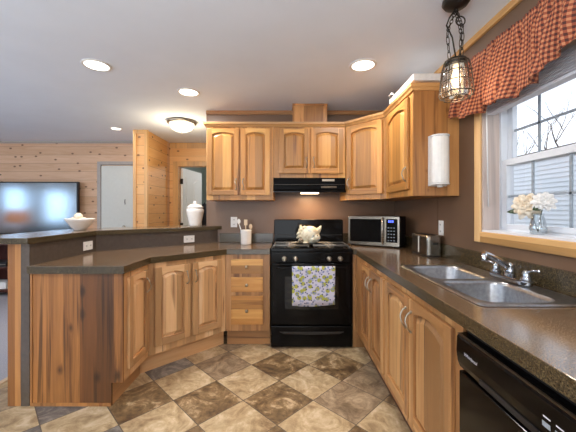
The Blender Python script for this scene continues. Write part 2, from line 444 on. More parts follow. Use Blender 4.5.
w = MB().box((-2.1, 7.5, 0), (.6, 7.6, CH)).box((-2.2, 5.15, 0), (-2.1, 7.6, CH)).box((.5, 5.15, 0), (.6, 7.5, CH))
struct(w.build('wall_far_room', M_GREEN), 'grey green wall of the room beyond the hall')
# left wall with two windows
w = MB(); ys = [(-2.8, .31), (1.41, 1.83), (2.62, 5.05)]
for a, b in ys: w.box((-6.6, a, 0), (-6.5, b, CH))
for a, b in ((.31, 1.41), (1.83, 2.62)): w.box((-6.6, a, 0), (-6.5, b, .9)).box((-6.6, a, 1.85), (-6.5, b, CH))
struct(w.build('wall_left', M_CREAM), 'pale wall with windows at the far left of the living room')
w = MB().box((-6.6, -2.9, 0), (-5, -2.8, CH)).box((-5, -2.9, 0), (-3, -2.8, .8)).box((-5, -2.9, 2), (-3, -2.8, CH)).box((-3, -2.9, 0), (-1.75, -2.8, CH))
w.box((-1.75, -2.9, 2.1), (.65, -2.8, CH)).box((.65, -2.9, 0), (1.38, -2.8, CH))
struct(w.build('wall_rear', M_CREAM), 'pale wall behind the camera')
def simple_window(name, ax, c, a0, a1, z0, z1):
    """casing, sash bars and glass in a wall opening. ax 'x': wall plane x=c, spans y"""
    def bx(m, p0, p1, d0, d1, q0, q1):
        if ax == 'x': m.box((d0, p0, q0), (d1, p1, q1))
        else: m.box((p0, d0, q0), (p1, d1, q1))
    m = MB(); d0, d1 = c-.07, c-.02; t = .05
    bx(m, a0, a0+t, d0, d1, z0, z1); bx(m, a1-t, a1, d0, d1, z0, z1); bx(m, a0+t, a1-t, d0, d1, z0, z0+t); bx(m, a0+t, a1-t, d0, d1, z1-t, z1)
    zm = z0+(z1-z0)*.34 if ax == 'x' else z0; 
    if ax == 'x': bx(m, a0+t, a1-t, d0, d1, zm-.02, zm+.02)
    else: bx(m, (a0+a1)/2-.03, (a0+a1)/2+.03, d0, d1, z0+t, z1-t)
    f = struct(m.build(name, M_VINYL), 'white framed window')
    g = MB(); bx(g, a0+t, a1-t, c-.05, c-.045, z0+t, z1-t); g.build('pane', M_GLASS, f)
simple_window('window_2', 'x', -6.5, .31, 1.41, .9, 1.85)
simple_window('window_3', 'x', -6.5, 1.83, 2.62, .9, 1.85)
simple_window('window_4', 'y', -2.8, -5, -3, .8, 2.0)  # unseen rear window, added to let fill light in
simple_window('door_3', 'y', -2.8, -1.75, .65, 0, 2.1)  # unseen glass door, added as an opening for the rear fill
# white door in the pine wall
d = MB(); d.box((-3.01, 4.915, 0), (-2.32, 4.945, 1.985))
dr = struct(d.build('door_1', M_DOORP, bevel=.003), 'white door in the pine wall')
kb = MB().lathe([(.0, .05), (.022, .048), (.026, .035), (.012, .02), (.012, 0)], (-2.63, 4.915, 1.0), 14, axis='y').build('door_knob', M_NICKEL, dr)
MB().tube([(-2.62, 4.905, 1.36), (-2.62, 4.895, 1.40), (-2.622, 4.905, 1.44)], .005, 6).build('hook', M_IRON, dr)
t = MB().box((-3.075, 4.91, 0), (-3.02, 4.95, 2.05)).box((-3.02, 4.91, 2.0), (-2.14, 4.95, 2.05))
struct(t.build('trim_5', M_GREYP, bevel=.003), 'pale casing of the white door')
# hall door leaf, standing open
def door_leaf(m, w, h, t=.035):
    m.box((0, -t, 0), (w, 0, h))
    for x0, x1 in ((.12, w/2-.04), (w/2+.04, w-.12)):
        for z0, z1, ar in ((.2, .85, 0), (.98, h-.14, .09)):
            pts = [(x0, z0), (x1, z0)] + [(x1-(x1-x0)*k/8, z1-ar+ar*math.sin((k/8 if x0 < .3 else 1-k/8)*PI/2+ (0 if x0 < .3 else 0))) for k in range(9)]
            m.slabY(pts, -t-.008, -t+.001); m.slabY(pts, -.001, .008)
hd = thing('door_2', 'white arched-panel door standing open', 'door', (-1.80, 5.12, .01), math.radians(83))
del hd['category']; hd['kind'] = 'structure'
m = MB(); door_leaf(m, .79, 1.965); m.build('door_leaf', M_WHITE, hd, bevel=.002)
for z in (.25, 1.0, 1.74): MB().box((-.006, -.04, z-.045), (.004, .01, z+.045)).build('hinge', M_IRON, hd)

# half wall of the peninsula: pine outside, laminate inside
outer = [(-1.815, 1.975), (-1.815, 2.725), (-.915, 3.498)]
inner = [(-1.73, 1.975), (-1.73, 2.685), (-.874, 3.42)]
face = [(-1.675, 1.975), (-1.675, 2.66), (-.79, 3.42)]
w = MB().prism(outer + [(-.915, 3.42), (-.874, 3.42)] + [inner[1], inner[0]], 0, 1.05)
struct(w.build('wall_peninsula', M_POST), 'low wood-clad wall carrying the breakfast bar')
w = MB().prism([inner[0], inner[1], inner[2], face[2], face[1], face[0]], 0, 1.05)
struct(w.build('trim_6', M_GREYL), 'grey laminate facing under the breakfast bar')
# ceiling trims in the kitchen
struct(MB().box((-.915, 3.40, CH-.045), (1.18, 3.42, CH)).build('trim_7', M_RX, bevel=.003), 'wood strip where the back wall meets the ceiling')  # darker wood than the right wall strip: shade put into the colour
struct(MB().box((1.18, -2.8, CH-.04), (1.2, 3.42, CH)).build('trim_8', M_TRY, bevel=.003), 'wood strip where the right wall meets the ceiling')
# baseboard along pine wall
struct(MB().box((-6.5, 4.93, 0), (-3.075, 4.95, .09)).build('baseboard_living', M_TRX), 'wood baseboard under the television wall')

# ------------------------------------------------------------ kitchen window
t = MB().box((1.187, WY1, WZ0-.066), (1.2, WY1+.060, WZ1+.07)).box((1.187, WY0-.069, WZ0-.066), (1.2, WY0, WZ1+.07))
struct(t.build('trim_9', M_TRZ, bevel=.004), 'side casings of the kitchen window')
t = MB().box((1.187, WY0, WZ0-.066), (1.2, WY1, WZ0)).box((1.187, WY0, WZ1), (1.2, WY1, WZ1+.07))
struct(t.build('trim_10', M_TRY, bevel=.004), 'top and bottom casings of the kitchen window')
t = MB().box((1.2, WY1-.012, WZ0+.012), (1.30, WY1, WZ1)).box((1.2, WY0, WZ0+.012), (1.30, WY0+.012, WZ1)).box((1.2, WY0, WZ1-.012), (1.30, WY1, WZ1))
struct(t.build('trim_11', M_JAMB), 'whitewashed lining of the kitchen window')
struct(MB().box((1.2, WY0, WZ0), (1.30, WY1, WZ0+.012)).build('trim_12', M_VINYL), 'pale ledge of the kitchen window')
win = thing('window_1', 'white double-hung kitchen window with muntins', 'window', (1.30, WY1, WZ0)); del win['category']; win['kind'] = 'structure'
m = MB().box((1.30, WY1-.025, WZ0), (1.38, WY1, WZ1)).box((1.30, WY0, WZ0), (1.38, WY0+.025, WZ1)).box((1.30, WY0+.025, WZ0), (1.38, WY1-.025, WZ0+.02)).box((1.30, WY0+.025, WZ1-.03), (1.38, WY1-.025, WZ1))
m.build('frame', M_VINYL, win, True, bevel=.003)
def sash(nm, x0, x1, z0, z1, rt, rb, zm, ys):
    a0, a1 = WY0+.026, WY1-.026; s_ = .04
    m = MB().box((x0, a1-s_, z0), (x1, a1, z1)).box((x0, a0, z0), (x1, a0+s_, z1)).box((x0, a0+s_, z0), (x1, a1-s_, z0+rb)).box((x0, a0+s_, z1-rt), (x1, a1-s_, z1))
    o = m.build(nm, M_VINYL, win, True, bevel=.002)
    g = MB(); xm = (x0+x1)/2
    g.box((xm-.004, a0+s_, zm-.006), (xm+.004, a1-s_, zm+.006))
    for y in ys: g.box((xm-.004, y-.006, z0+rb), (xm+.004, y+.006, z1-rt))
    g2 = g.build('muntin', M_GREYV, None); g2.parent = o
    g2.data.transform(mat_of(o).inverted())
    p = MB().box((xm+.006, a0+s_, z0+rb), (xm+.009, a1-s_, z1-rt)).build('pane', M_GLASS, None); p.parent = o; p.data.transform(mat_of(o).inverted())
    return o
ysm = [1.643, 1.421, 1.215]
sash('lower_sash', 1.305, 1.335, WZ0+.021, 1.57, .035, .03, 1.35, ysm)
sash('upper_sash', 1.34, 1.37, 1.535, WZ1-.031, .03, .035, 1.743, ysm)

# ------------------------------------------------------------ outside
struct(MB().box((1.6, -8, -.7), (40, 40, -.6)).build('ground_outside', M_GRASS), 'winter lawn outside')
nb = thing('neighbour_house', 'long pale sided house seen through the kitchen window', 'house', (4.5, 4, -.6))
lap = .078; pr = [(4.5, -.6)]
m = MB(); z = -.6; prof = []
while z < 2.2:
    prof += [(4.48, z), (4.5, z+lap)]; z += lap
prof += [(4.7, z), (4.7, -.6)]
vs = [(x, -6, z_) for x, z_ in prof] + [(x, 16, z_) for x, z_ in prof]; n = len(prof)
m.add(vs, [tuple(range(n)), tuple(range(2*n-1, n-1, -1))] + [((i+1) % n, i, n+i, n+(i+1) % n) for i in range(n)])
m.box((4.7, -6, -.6), (10, 16, 2.2))
m.build('siding', M_SIDE, nb, True)
MB().add([(4.42, -6.2, 2.24), (4.42, 16.2, 2.24), (10.3, 16.2, 2.75), (10.3, -6.2, 2.75), (4.42, -6.2, 2.31), (4.42, 16.2, 2.31), (10.3, 16.2, 2.82), (10.3, -6.2, 2.82)],
         [(0,1,2,3), (4,7,6,5), (0,4,5,1), (1,5,6,2), (2,6,7,3), (3,7,4,0)]).build('roof', M_ROOF, nb, True)
def tree(loc, h, seed, label, lean=0.):
    rr = random.Random(seed); m = MB()
    def grow(p, d, L, r, lev):
        n = 5; pts = [p]; rs = [r]; q = p.copy(); dd = d.copy()
        for i in range(n):
            dd = (dd + Vector((rr.uniform(-.16, .16), rr.uniform(-.16, .16), rr.uniform(-.02, .10)))).normalized()
            q = q + dd*L/n; pts.append(q.copy()); rs.append(r*(1-.12*(i+1)))
        m.tube(pts, rs, 5 if lev < 2 else 4)
        if lev >= 4 or r < .006: return
        for k in range(3 if lev < 3 else 2):
            i = rr.randint(2, n); a = rr.uniform(0, 2*PI); sp_ = rr.uniform(.5, .95)
            nd = (dd + Vector((math.cos(a), math.sin(a), .25))*sp_).normalized()
            grow(pts[i], nd, L*rr.uniform(.6, .85), rs[i]*.72, lev+1)
    grow(Vector((0, 0, 0)), Vector((lean, 0, 1)).normalized(), h*.36, h*.020, 0)
    o = m.build('bare_tree', M_BARK); o.location = loc
    tag(o, label, 'tree', 'bare trees beyond the neighbouring house')
tree((12.6, 17.0, -.6), 9, 3, 'bare tree seen left of the first muntin of the upper sash', .05)
tree((17.2, 23.5, -.6), 14, 11, 'bare tree seen through the middle panes of the upper sash', -.1)
tree((26, 28, -.6), 16, 21, 'bare tree seen at the right edge of the photo through the upper sash', -.1)

# ============================================================ CABINETRY
def arch(x0, x1, z, rise, n=14):
    """points left to right along a flattened arch"""
    out = []
    for k in range(n+1):
        t = k/n; e = .04
        zz = 0. if t <= e or t >= 1-e else rise*(.22+.78*(1-(2*(t-e)/(1-2*e)-1)**2))
        out.append((x0+(x1-x0)*t, z-rise+zz))
    return out
def panel_door(parent, x0, z0, w, h, mz, mx, mp=None, rise=.03, fw=.052, hand=None, hz='low', name='door', th=.021):
    """raised-panel door lying on local plane y=0, facing -y; hand: 'l'/'r' edge carrying the pull"""
    d = bpy.data.objects.new(name, None)
    m = MB(); y0, y1 = -th, -.001
    m.box((0, y0, 0), (fw, y1, h), 0); m.box((w-fw, y0, 0), (w, y1, h), 0)
    m.box((fw, y0, 0), (w-fw, y1, fw), 1)
    ar = arch(fw, w-fw, h-fw*.75, rise) if rise else [(fw, h-fw), (w-fw, h-fw)]
    m.slabY([(w-fw, h), (fw, h)] + ar, y0, y1, 1)
    o = m.build(name, [mz, mx], parent, bevel=.003, seg=2, loc=(x0, 0, z0))
    # raised panel
    def loop(i, y):
        a = arch(fw+i, w-fw-i, h-fw*.75-i, rise*(1-i*2)) if rise else [(fw+i, h-fw-i), (w-fw-i, h-fw-i)]
        return [(x, y, z) for x, z in [(fw+i, fw+i)] + a + [(w-fw-i, fw+i)]]
    ls = [loop(-.002, -.004), loop(.008, -.004), loop(.030, -.018)]
    n = len(ls[0]); vs = sum(ls, []); fs = []
    for q in range(len(ls)-1):
        for k in range(n): fs.append((q*n+k, q*n+(k+1) % n, (q+1)*n+(k+1) % n, (q+1)*n+k))
    fs.append(tuple((len(ls)-1)*n+k for k in range(n)))
    MB().add(vs, fs).build('raised_panel', mp or mz, o)
    if hand:
        hx = .028 if hand == 'l' else w-.028
        zz = .06 if hz == 'low' else h-.06-.10
        pull(o, hx, zz, y0)
    return o
def pull(parent, x, z, y, L=.10):
    pts = []
    for k in range(13):
        t = k/12; pts.append((x+.006*math.sin(t*2*PI), y-.001-.027*math.sin(t*PI)**.7, z+L*t))
    m = MB().tube(pts, [.0052-.0012*math.sin(k/12*PI) for k in range(13)], 8)
    for zz in (z, z+L): m.lathe([(.0, .004), (.007, .003), (.008, 0)], (x, y, zz), 10, axis='y')
    m.build('handle', M_NICKEL, parent)
def knob(parent, x, z, y):
    MB().lathe([(.005, 0), (.005, .012), (.014, .017), (.015, .022), (.009, .028), (0, .029)], (x, y, z), 14, axis='y').build('knob', M_NICKEL, parent)

TK, CT = .15, .86   # toe kick height, carcass top
def base_body(par, poly, mats, name='body'):
    return MB().prism(poly, TK, CT).build(name, mats, par, True, bevel=.0015)

# --- peninsula end cabinet (door faces right)
c = thing('base_cabinet', 'narrow end cabinet of the peninsula with one door and dark side panel', 'cabinet', (-1.07, 1.99, 0), PI/2, 'wooden base cabinets')
base_body(c, [(-1.665, 1.991), (-1.07, 1.991), (-1.07, 2.333), (-1.665, 2.50)], M_PZ)
MB().prism([(-1.665, 1.992), (-1.145, 1.992), (-1.145, 2.36), (-1.155, 2.36), (-1.155, 2.0), (-1.665, 2.0)], 0, TK).build('toe_kick', M_PX, c, True)
panel_door(c, .035, .21, .275, .61, M_PZ, M_PX, hand='r', hz='high', rise=.022, fw=.047)
pn = MB().slabY([(-1.665, .0), (-1.145, .0), (-1.145, TK), (-1.07, TK), (-1.07, CT), (-1.665, CT)], 1.978, 1.990)
e = pn.build('side_panel', M_END, c, True, label='dark streaked side panel')
MB().box((-1.668, 1.972, 0), (-1.655, 1.978, CT)).box((-1.655, 1.972, 0), (-1.145, 1.978, .02)).build('edge_strip', M_PNL, c, True)
# --- diagonal corner cabinet
ang = math.atan2(.488, .49)
c = thing('base_cabinet', 'diagonal base cabinet with two arched doors on the left of the kitchen', 'cabinet', (-1.07, 2.337, 0), ang, 'wooden base cabinets')
base_body(c, [(-1.07, 2.337), (-.58, 2.825), (-.58, 3.40), (-.815, 3.395), (-1.665, 2.66), (-1.665, 2.504)], M_PZ)
Ld = math.hypot(.49, .488); wd = .29
MB().box((-.052, .075, 0), (Ld+.03, .09, TK)).build('toe_kick', M_PX, c)
panel_door(c, .045, .21, wd, .61, M_PZ, M_PX, hand='r', hz='high', rise=.028)
panel_door(c, Ld-.045-wd, .21, wd, .61, M_PZ, M_PX, hand='l', hz='high', rise=.028)
# --- drawer cabinet
c = thing('drawer_cabinet', 'narrow base cabinet with three drawers left of the black stove', 'cabinet', (-.576, 2.825, 0), 0, 'wooden base cabinets')
base_body(c, [(-.576, 2.825), (-.168, 2.825), (-.168, 3.40), (-.576, 3.40)], M_RZ)
MB().box((0, .065, 0), (.408, .08, TK)).build('toe_kick', M_RX, c)
for z0, z1 in ((.684, .816), (.515, .650), (.216, .478)):
    m = MB().box((.052, -.02, z0), (.345, -.001, z1)).box((.062, -.023, z0+.012), (.335, -.02, z1-.012))
    o = m.build('drawer', M_HX, c, bevel=.004); knob(o, .1985, (z0+z1)/2, -.023)
# --- right run
FX = .63
def right_cab(y1, y0, label, fill=0., dy=None, top=.82):
    c = thing('base_cabinet', label, 'cabinet', (FX, y1, 0), -PI/2, 'wooden base cabinets')
    MB().box((FX, y0+.001, TK), (FX+.02, y1+fill, CT)).box((FX+.02, y0+.001, TK), (1.17, y0+.018, CT)).box((FX+.02, y1+fill-.018, TK), (1.17, y1+fill, CT)).box((FX+.02, y0+.018, TK), (1.17, y1+fill-.018, TK+.018)).build('body', M_RZ, c, True, bevel=.0015)
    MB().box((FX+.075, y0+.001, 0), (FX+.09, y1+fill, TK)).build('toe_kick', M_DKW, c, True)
    (a0, a1), (b0, b1) = dy
    panel_door(c, y1-a0, .21, a0-a1, .615, M_RZ, M_RX, hand='r', hz='high', rise=.035)
    panel_door(c, y1-b0, .21, b0-b1, .615, M_RZ, M_RX, hand='l', hz='high', rise=.035)
    return c
right_cab(2.60, 1.945, 'two-door base cabinet nearest the stove on the right run', .215, ((2.575, 2.272), (2.262, 1.962)))
right_cab(1.944, 1.097, 'wide two-door base cabinet under the sink', 0, ((1.925, 1.548), (1.538, 1.145)))
right_cab(.50, -.10, 'two-door base cabinet nearer the viewer than the dishwasher', 0, ((.48, .205), (.195, -.08)))
m = MB().box((.60, 2.82, 0), (1.17, 2.835, CT))
tag(m.build('filler_panel', M_RZ, bevel=.002), 'thin wood filler panel at the right side of the stove', 'panel')

# --- countertops
m = MB().prism([(-1.672, 1.95), (-1.05, 1.95), (-1.05, 2.33), (-.562, 2.80), (-.166, 2.80), (-.166, 3.418), (-.79, 3.418), (-1.672, 2.661)], CT, .91, 0, 1)
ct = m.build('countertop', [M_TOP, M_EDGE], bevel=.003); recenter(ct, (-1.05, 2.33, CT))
tag(ct, 'dark speckled countertop wrapping the peninsula and left corner', 'countertop', 'dark laminate countertops')
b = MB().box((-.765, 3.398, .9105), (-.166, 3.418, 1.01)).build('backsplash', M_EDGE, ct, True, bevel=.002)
SX0, SX1, SY0, SY1 = .715, 1.155, 1.13, 1.96
m = MB(); hx0, hx1, hy0, hy1 = SX0+.02, SX1-.02, SY0+.02, SY1-.02
xs = [.605, hx0, hx1, 1.198]; ysx = [-.10, hy0, hy1, 2.795]
vs = []; 
for z in (CT, .91):
    for y in ysx:
        for x in xs: vs.append((x+(.012*max(0, y)/2.8 if x < .61 else 0), y, z))
vs += [(.60, 2.795, CT), (.60, 2.795, .91), (.60, 3.418, CT), (.60, 3.418, .91), (1.198, 3.418, CT), (1.198, 3.418, .91)]
def I(i, j, k): return k*16+j*4+i
fs = []; mi = []
for j in range(3):
    for i in range(3):
        if i == 1 and j == 1: continue
        fs.append((I(i,j,1), I(i+1,j,1), I(i+1,j+1,1), I(i,j+1,1))); mi.append(0)
        fs.append((I(i,j,0), I(i,j+1,0), I(i+1,j+1,0), I(i+1,j,0))); mi.append(0)
for j in range(3): fs.append((I(0,j,0), I(0,j,1), I(0,j+1,1), I(0,j+1,0))); mi.append(1); fs.append((I(3,j,0), I(3,j+1,0), I(3,j+1,1), I(3,j,1))); mi.append(1)
for i in range(3): fs.append((I(i,0,0), I(i+1,0,0), I(i+1,0,1), I(i,0,1))); mi.append(1)
fs += [(I(1,1,0), I(1,1,1), I(2,1,1), I(2,1,0)), (I(2,1,0), I(2,1,1), I(2,2,1), I(2,2,0)), (I(2,2,0), I(2,2,1), I(1,2,1), I(1,2,0)), (I(1,2,0), I(1,2,1), I(1,1,1), I(1,1,0))]; mi += [1]*4
fs += [(33, I(0,3,1), I(1,3,1), I(2,3,1), I(3,3,1), 37, 35), (32, 34, 36, I(3,3,0), I(2,3,0), I(1,3,0), I(0,3,0)), (32, 33, 35, 34), (34, 35, 37, 36), (36, 37, I(3,3,1), I(3,3,0)), (32, I(0,3,0), I(0,3,1), 33)]; mi += [0, 0, 1, 1, 1, 1]
m.v = vs; m.f = fs; m.mi = mi; m.sm = [False]*len(fs)
ct = m.build('countertop', [M_TOP, M_EDGE], bevel=.003); recenter(ct, (.605, 1.3, CT))
tag(ct, 'long dark speckled countertop holding the sink under the window', 'countertop', 'dark laminate countertops')
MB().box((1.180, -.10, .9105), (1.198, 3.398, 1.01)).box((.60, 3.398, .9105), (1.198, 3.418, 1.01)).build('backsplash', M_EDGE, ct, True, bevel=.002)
# bar top
m = MB().prism([(-2.06, 1.935), (-1.655, 1.935), (-1.655, 2.63), (-.74, 3.416), (-.919, 3.416), (-.919, 3.65), (-1.14, 3.65), (-2.06, 2.86)], 1.052, 1.092, 0, 1)
bt = recenter(m.build('bar_top', [M_TOP, M_EDGE], bevel=.004), (-1.66, 2.5, 1.052))
tag(bt, 'raised dark breakfast bar top bending along the peninsula', 'bar top')

# --- upper cabinets
UZ0, UZ1 = 1.37, 2.12
def upper(name_label, loc, rz, poly, z0=UZ0, group='wooden wall cabinets', mz=M_HZ):
    c = thing('wall_cabinet', name_label, 'cabinet', loc, rz, group)
    MB().prism(poly, z0, UZ1).build('body', mz, c, True, bevel=.002)
    return c
c = upper('tall two-door wall cabinet left of the range hood', (-.82, 3.07, 0), 0, [(-.82, 3.07), (-.148, 3.07), (-.148, 3.418), (-.82, 3.418)])
panel_door(c, .010, 1.42, .318, .665, M_HZ, M_HX, hand='r', rise=.024, fw=.048)
panel_door(c, .347, 1.42, .292, .665, M_HZ, M_HX, hand='l', rise=.024, fw=.048)
c = upper('short two-door wall cabinet above the range hood', (-.146, 3.07, 0), 0, [(-.146, 3.07), (.574, 3.07), (.574, 3.418), (-.146, 3.418)], 1.592)
panel_door(c, .056, 1.637, .304, .448, M_HZ, M_HX, hand='r', rise=.024, fw=.048)
panel_door(c, .376, 1.637, .322, .448, M_HZ, M_HX, hand='l', rise=.024, fw=.048)
dx, dy_ = .302, -.333; a2 = math.atan2(dy_, dx); L2 = math.hypot(dx, dy_)
c = upper('diagonal one-door wall cabinet in the right corner', (.578, 3.068, 0), a2, [(.578, 3.418), (.578, 3.068), (.88, 2.735), (1.198, 2.735), (1.198, 3.418)])
panel_door(c, .028, 1.42, L2-.056, .665, M_HZ, M_HX, hand='l', rise=.03)
c = upper('wall cabinet with one door beside the window, towel holder on its side', (.88, 2.731, 0), -PI/2, [(.88, 2.731), (1.198, 2.731), (1.198, 2.152), (.88, 2.152)])
panel_door(c, .05, 1.42, .48, .665, M_HZ, M_HX, hand='r', rise=.04)
MB().box((.878, 2.135, UZ0), (1.198, 2.151, UZ1)).build('side_panel', M_PNL, c, True, label='streaked amber side panel')
# crown moulding
def sweep(path, prof, mats):
    m = MB(); n = len(path); P = [Vector((*p, 0)) for p in path]; vs = []
    for i in range(n):
        d0 = (P[i]-P[i-1]).normalized() if i else (P[1]-P[0]).normalized()
        d1 = (P[i+1]-P[i]).normalized() if i < n-1 else d0
        n0 = Vector((d0.y, -d0.x, 0)); n1 = Vector((d1.y, -d1.x, 0)); b = (n0+n1).normalized(); k = 1/max(.3, b.dot(n1))
        for (o, z) in prof: q = P[i]+b*k*o; vs.append((q.x, q.y, z))
    L = len(prof); fs = [tuple(range(L)), tuple(range((n-1)*L, n*L))]
    for i in range(n-1):
        for k in range(L): fs.append((i*L+k, i*L+(k+1) % L, (i+1)*L+(k+1) % L, (i+1)*L+k))
    m.add(vs, fs); return m
m = sweep([(-.822, 3.418), (-.822, 3.066), (.577, 3.066), (.876, 2.733), (.876, 2.133), (1.197, 2.133)],
          [(0, 2.105), (.008, 2.105), (.014, 2.118), (.026, 2.130), (.028, 2.150), (-.03, 2.150), (-.03, 2.121), (0, 2.121)], None)
cm = recenter(m.build('crown_molding', M_TRX, bevel=.0015), (0, 3.0, 2.12))
tag(cm, 'light wood crown molding running along the tops of the wall cabinets', 'molding')
m = MB().box((.055, 3.185, 2.122), (.402, 3.20, CH-.012)).box((.055, 3.2, 2.122), (.07, 3.398, CH-.012)).box((.387, 3.2, 2.122), (.402, 3.398, CH-.012))
m.box((.045, 3.175, CH-.025), (.412, 3.39, CH-.001)).box((.048, 3.18, 2.122), (.072, 3.19, CH-.012)).box((.385, 3.18, 2.122), (.409, 3.19, CH-.012))
tag(recenter(m.build('vent_chase', M_PNL, bevel=.002), (.23, 3.2, 2.122)), 'small wooden box standing on the cabinets up to the ceiling', 'box')

# ============================================================ RANGE HOOD
h = thing('range_hood', 'black under-cabinet range hood above the stove', 'range hood', (.214, 3.42, 1.44))
X0, X1 = -.143, .571
m = MB(); pts = [(3.418, 1.591), (3.04, 1.591), (3.02, 1.475), (3.00, 1.458), (3.00, 1.442), (3.418, 1.442)]
vs = [(X0, y, z) for y, z in pts] + [(X1, y, z) for y, z in pts]; n = len(pts)
m.add(vs, [tuple(range(n)), tuple(range(2*n-1, n-1, -1))] + [((i+1) % n, i, n+i, n+(i+1) % n) for i in range(n)])
m.build('body', M_BLACK, h, True, bevel=.003)
MB().box((X0+.01, 3.016, 1.520), (X1-.01, 3.03, 1.526)).build('trim_strip', M_IRON, h, True)
MB().box((.34, 3.018, 1.555), (.46, 3.035, 1.575)).build('badge', M_NICKEL, h, True)
MB().box((.33, 3.012, 1.487), (.48, 3.023, 1.507)).build('switch_panel', M_BRONZE, h, True)
MB().box((.13, 3.06, 1.436), (.31, 3.16, 1.4425)).build('lamp_lens', M_HOODL, h, True)
l = bpy.data.lights.new('hood_light', 'AREA'); l.size = .16; l.energy = 6; l.color = (1, .66, .36)
lo = bpy.data.objects.new('hood_light', l); COL.objects.link(lo); lo.parent = h; lo.location = (.02, -.25, -.01)

# ============================================================ STOVE
s = thing('stove', 'black freestanding gas stove with four knobs', 'stove', (.217, 3.1, 0))
A0, A1 = -.158, .592
MB().box((A0+.004, 2.83, .03), (A1-.004, 3.39, .885)).build('body', M_BLACK, s, True, bevel=.004)
MB().box((A0, 2.805, .885), (A1, 3.39, .915)).box((A0, 3.20, .915), (A1, 3.22, .925)).build('cooktop', M_BLACK, s, True, bevel=.006, seg=3)
bg = MB().slabY([(A0+.01, .915), (A1-.01, .915), (A1-.01, 1.16), (A1-.02, 1.17), (A0+.02, 1.17), (A0+.01, 1.16)], 3.225, 3.30).build('backguard', M_BLACK, s, True, bevel=.006, seg=3)
MB().box((A0+.02, 3.221, 1.005), (A1-.02, 3.226, 1.010)).build('chrome_strip', M_IRON, s, True)
MB().box((A0, 2.80, .785), (A1, 2.83, .884)).build('control_panel', M_BLACK, s, True, bevel=.006, seg=3)
for px in (284.5, 295.5, 329.5, 340.5):
    x = (px-288)/305*2.79
    k = MB().lathe([(.024, 0), (.024, .006), (.019, .010), (.017, .026), (.0, .028)], (x, 2.80, .823), 20, axis='y').box((x-.004, 2.768, .806), (x+.004, 2.775, .840))
    k.build('knob', M_NICKEL, s, True)
od = MB().box((A0+.003, 2.80, .215), (A1-.003, 2.83, .778)).build('oven_door', M_BLACK, s, True, bevel=.006, seg=3)
ow = MB().box((A0+.13, 2.7985, .36), (A1-.13, 2.801, .66)).build('door_window', plain('oven_glass', (8, 8, 8), .05), od); ow.data.transform(mat_of(od).inverted())
hb = MB().tube([(A0+.06, 2.80, .747), (A0+.06, 2.765, .747), (A0+.09, 2.755, .747), (A1-.09, 2.755, .747), (A1-.06, 2.765, .747), (A1-.06, 2.80, .747)], .011, 10).build('door_handle', M_BLACK, od); hb.data.transform(mat_of(od).inverted())
dr_ = MB().box((A0+.003, 2.795, .014), (A1-.003, 2.83, .205)).build('storage_drawer', M_BLACK, s, True, bevel=.006, seg=3)
q = MB().slabY([(A0+.08, .155), (A1-.08, .155), (A1-.12, .135), (.217, .128), (A0+.12, .135)], 2.786, 2.80).build('drawer_pull', M_IRON, dr_, bevel=.003); q.data.transform(mat_of(dr_).inverted())  # iron lighter than the stove puts the pull's highlight into the colour
for fx_ in (A0+.03, A1-.07):
    for fy_ in (2.86, 3.3): MB().box((fx_, fy_, 0), (fx_+.04, fy_+.04, .03)).build('foot', M_BLKM, s, True)
for gx in (.03, .404):
    m = MB(); w2 = .16
    for y in (2.85, 3.17): m.tube([(gx-w2, y, .935), (gx+w2, y, .935)], .006, 6)
    for x in (gx-w2, gx+w2): m.tube([(x, 2.85, .935), (x, 3.17, .935)], .006, 6)
    m.tube([(gx, 2.85, .935), (gx, 3.17, .935)], .006, 6)
    for yy in (2.93, 3.09):
        m.tube([(gx-w2, yy, .935), (gx+w2, yy, .935)], .006, 6)
        m.tube([(gx+.05*math.cos(a*PI/8), yy+.05*math.sin(a*PI/8), .935) for a in range(16)], .005, 6, closed=True)
    for x in (gx-w2, gx+w2):
        for y in (2.85, 3.17): m.tube([(x, y, .916), (x, y, .936)], .006, 6)
    m.build('grate', M_GRATE, s, True)
    for yy in (2.93, 3.09): MB().lathe([(.04, .916), (.04, .921), (.025, .922), (.025, .930), (0, .931)], (gx, yy, 0), 18).build('burner', M_NICKEL, s, True)
# towel
tw = MB(); nx, nz = 24, 16; vs = []; fs = []
tx0, tx1 = .037, .425
path = [(2.782, .42), (2.778, .50), (2.760, .60), (2.745, .70), (2.741, .735), (2.748, .7475), (2.755, .7485), (2.764, .746), (2.7695, .735), (2.775, .70), (2.786, .66)]
path = [(2.768, 0.407), (2.765, 0.462), (2.757, 0.562), (2.747, 0.662), (2.7405, 0.732), (2.741, 0.75), (2.747, 0.7598), (2.755, 0.7615), (2.763, 0.7595), (2.769, 0.747), (2.77, 0.712), (2.774, 0.612)]
for i, (y, z) in enumerate(path):
    for k in range(nx+1):
        t = k/nx; x = tx0+(tx1-tx0)*t; wv = max(0, (.72-z))*.03*math.sin(t*9) if i < 6 else 0
        zz = z - (.012*math.sin(t*3.4+.3) + .02*(1-t)*0 if i == 0 else 0)
        vs.append((x, y-abs(wv)*.6, zz))
for i in range(len(path)-1):
    for k in range(nx): fs.append((i*(nx+1)+k, i*(nx+1)+k+1, (i+1)*(nx+1)+k+1, (i+1)*(nx+1)+k))
tw.add(vs, fs, 0, True)
tag(recenter(tw.build('dish_towel', M_TOWEL, solid=.003), (.231, 2.76, .6)), 'white dish towel with yellow lemons and blue dots over the oven handle', 'towel')

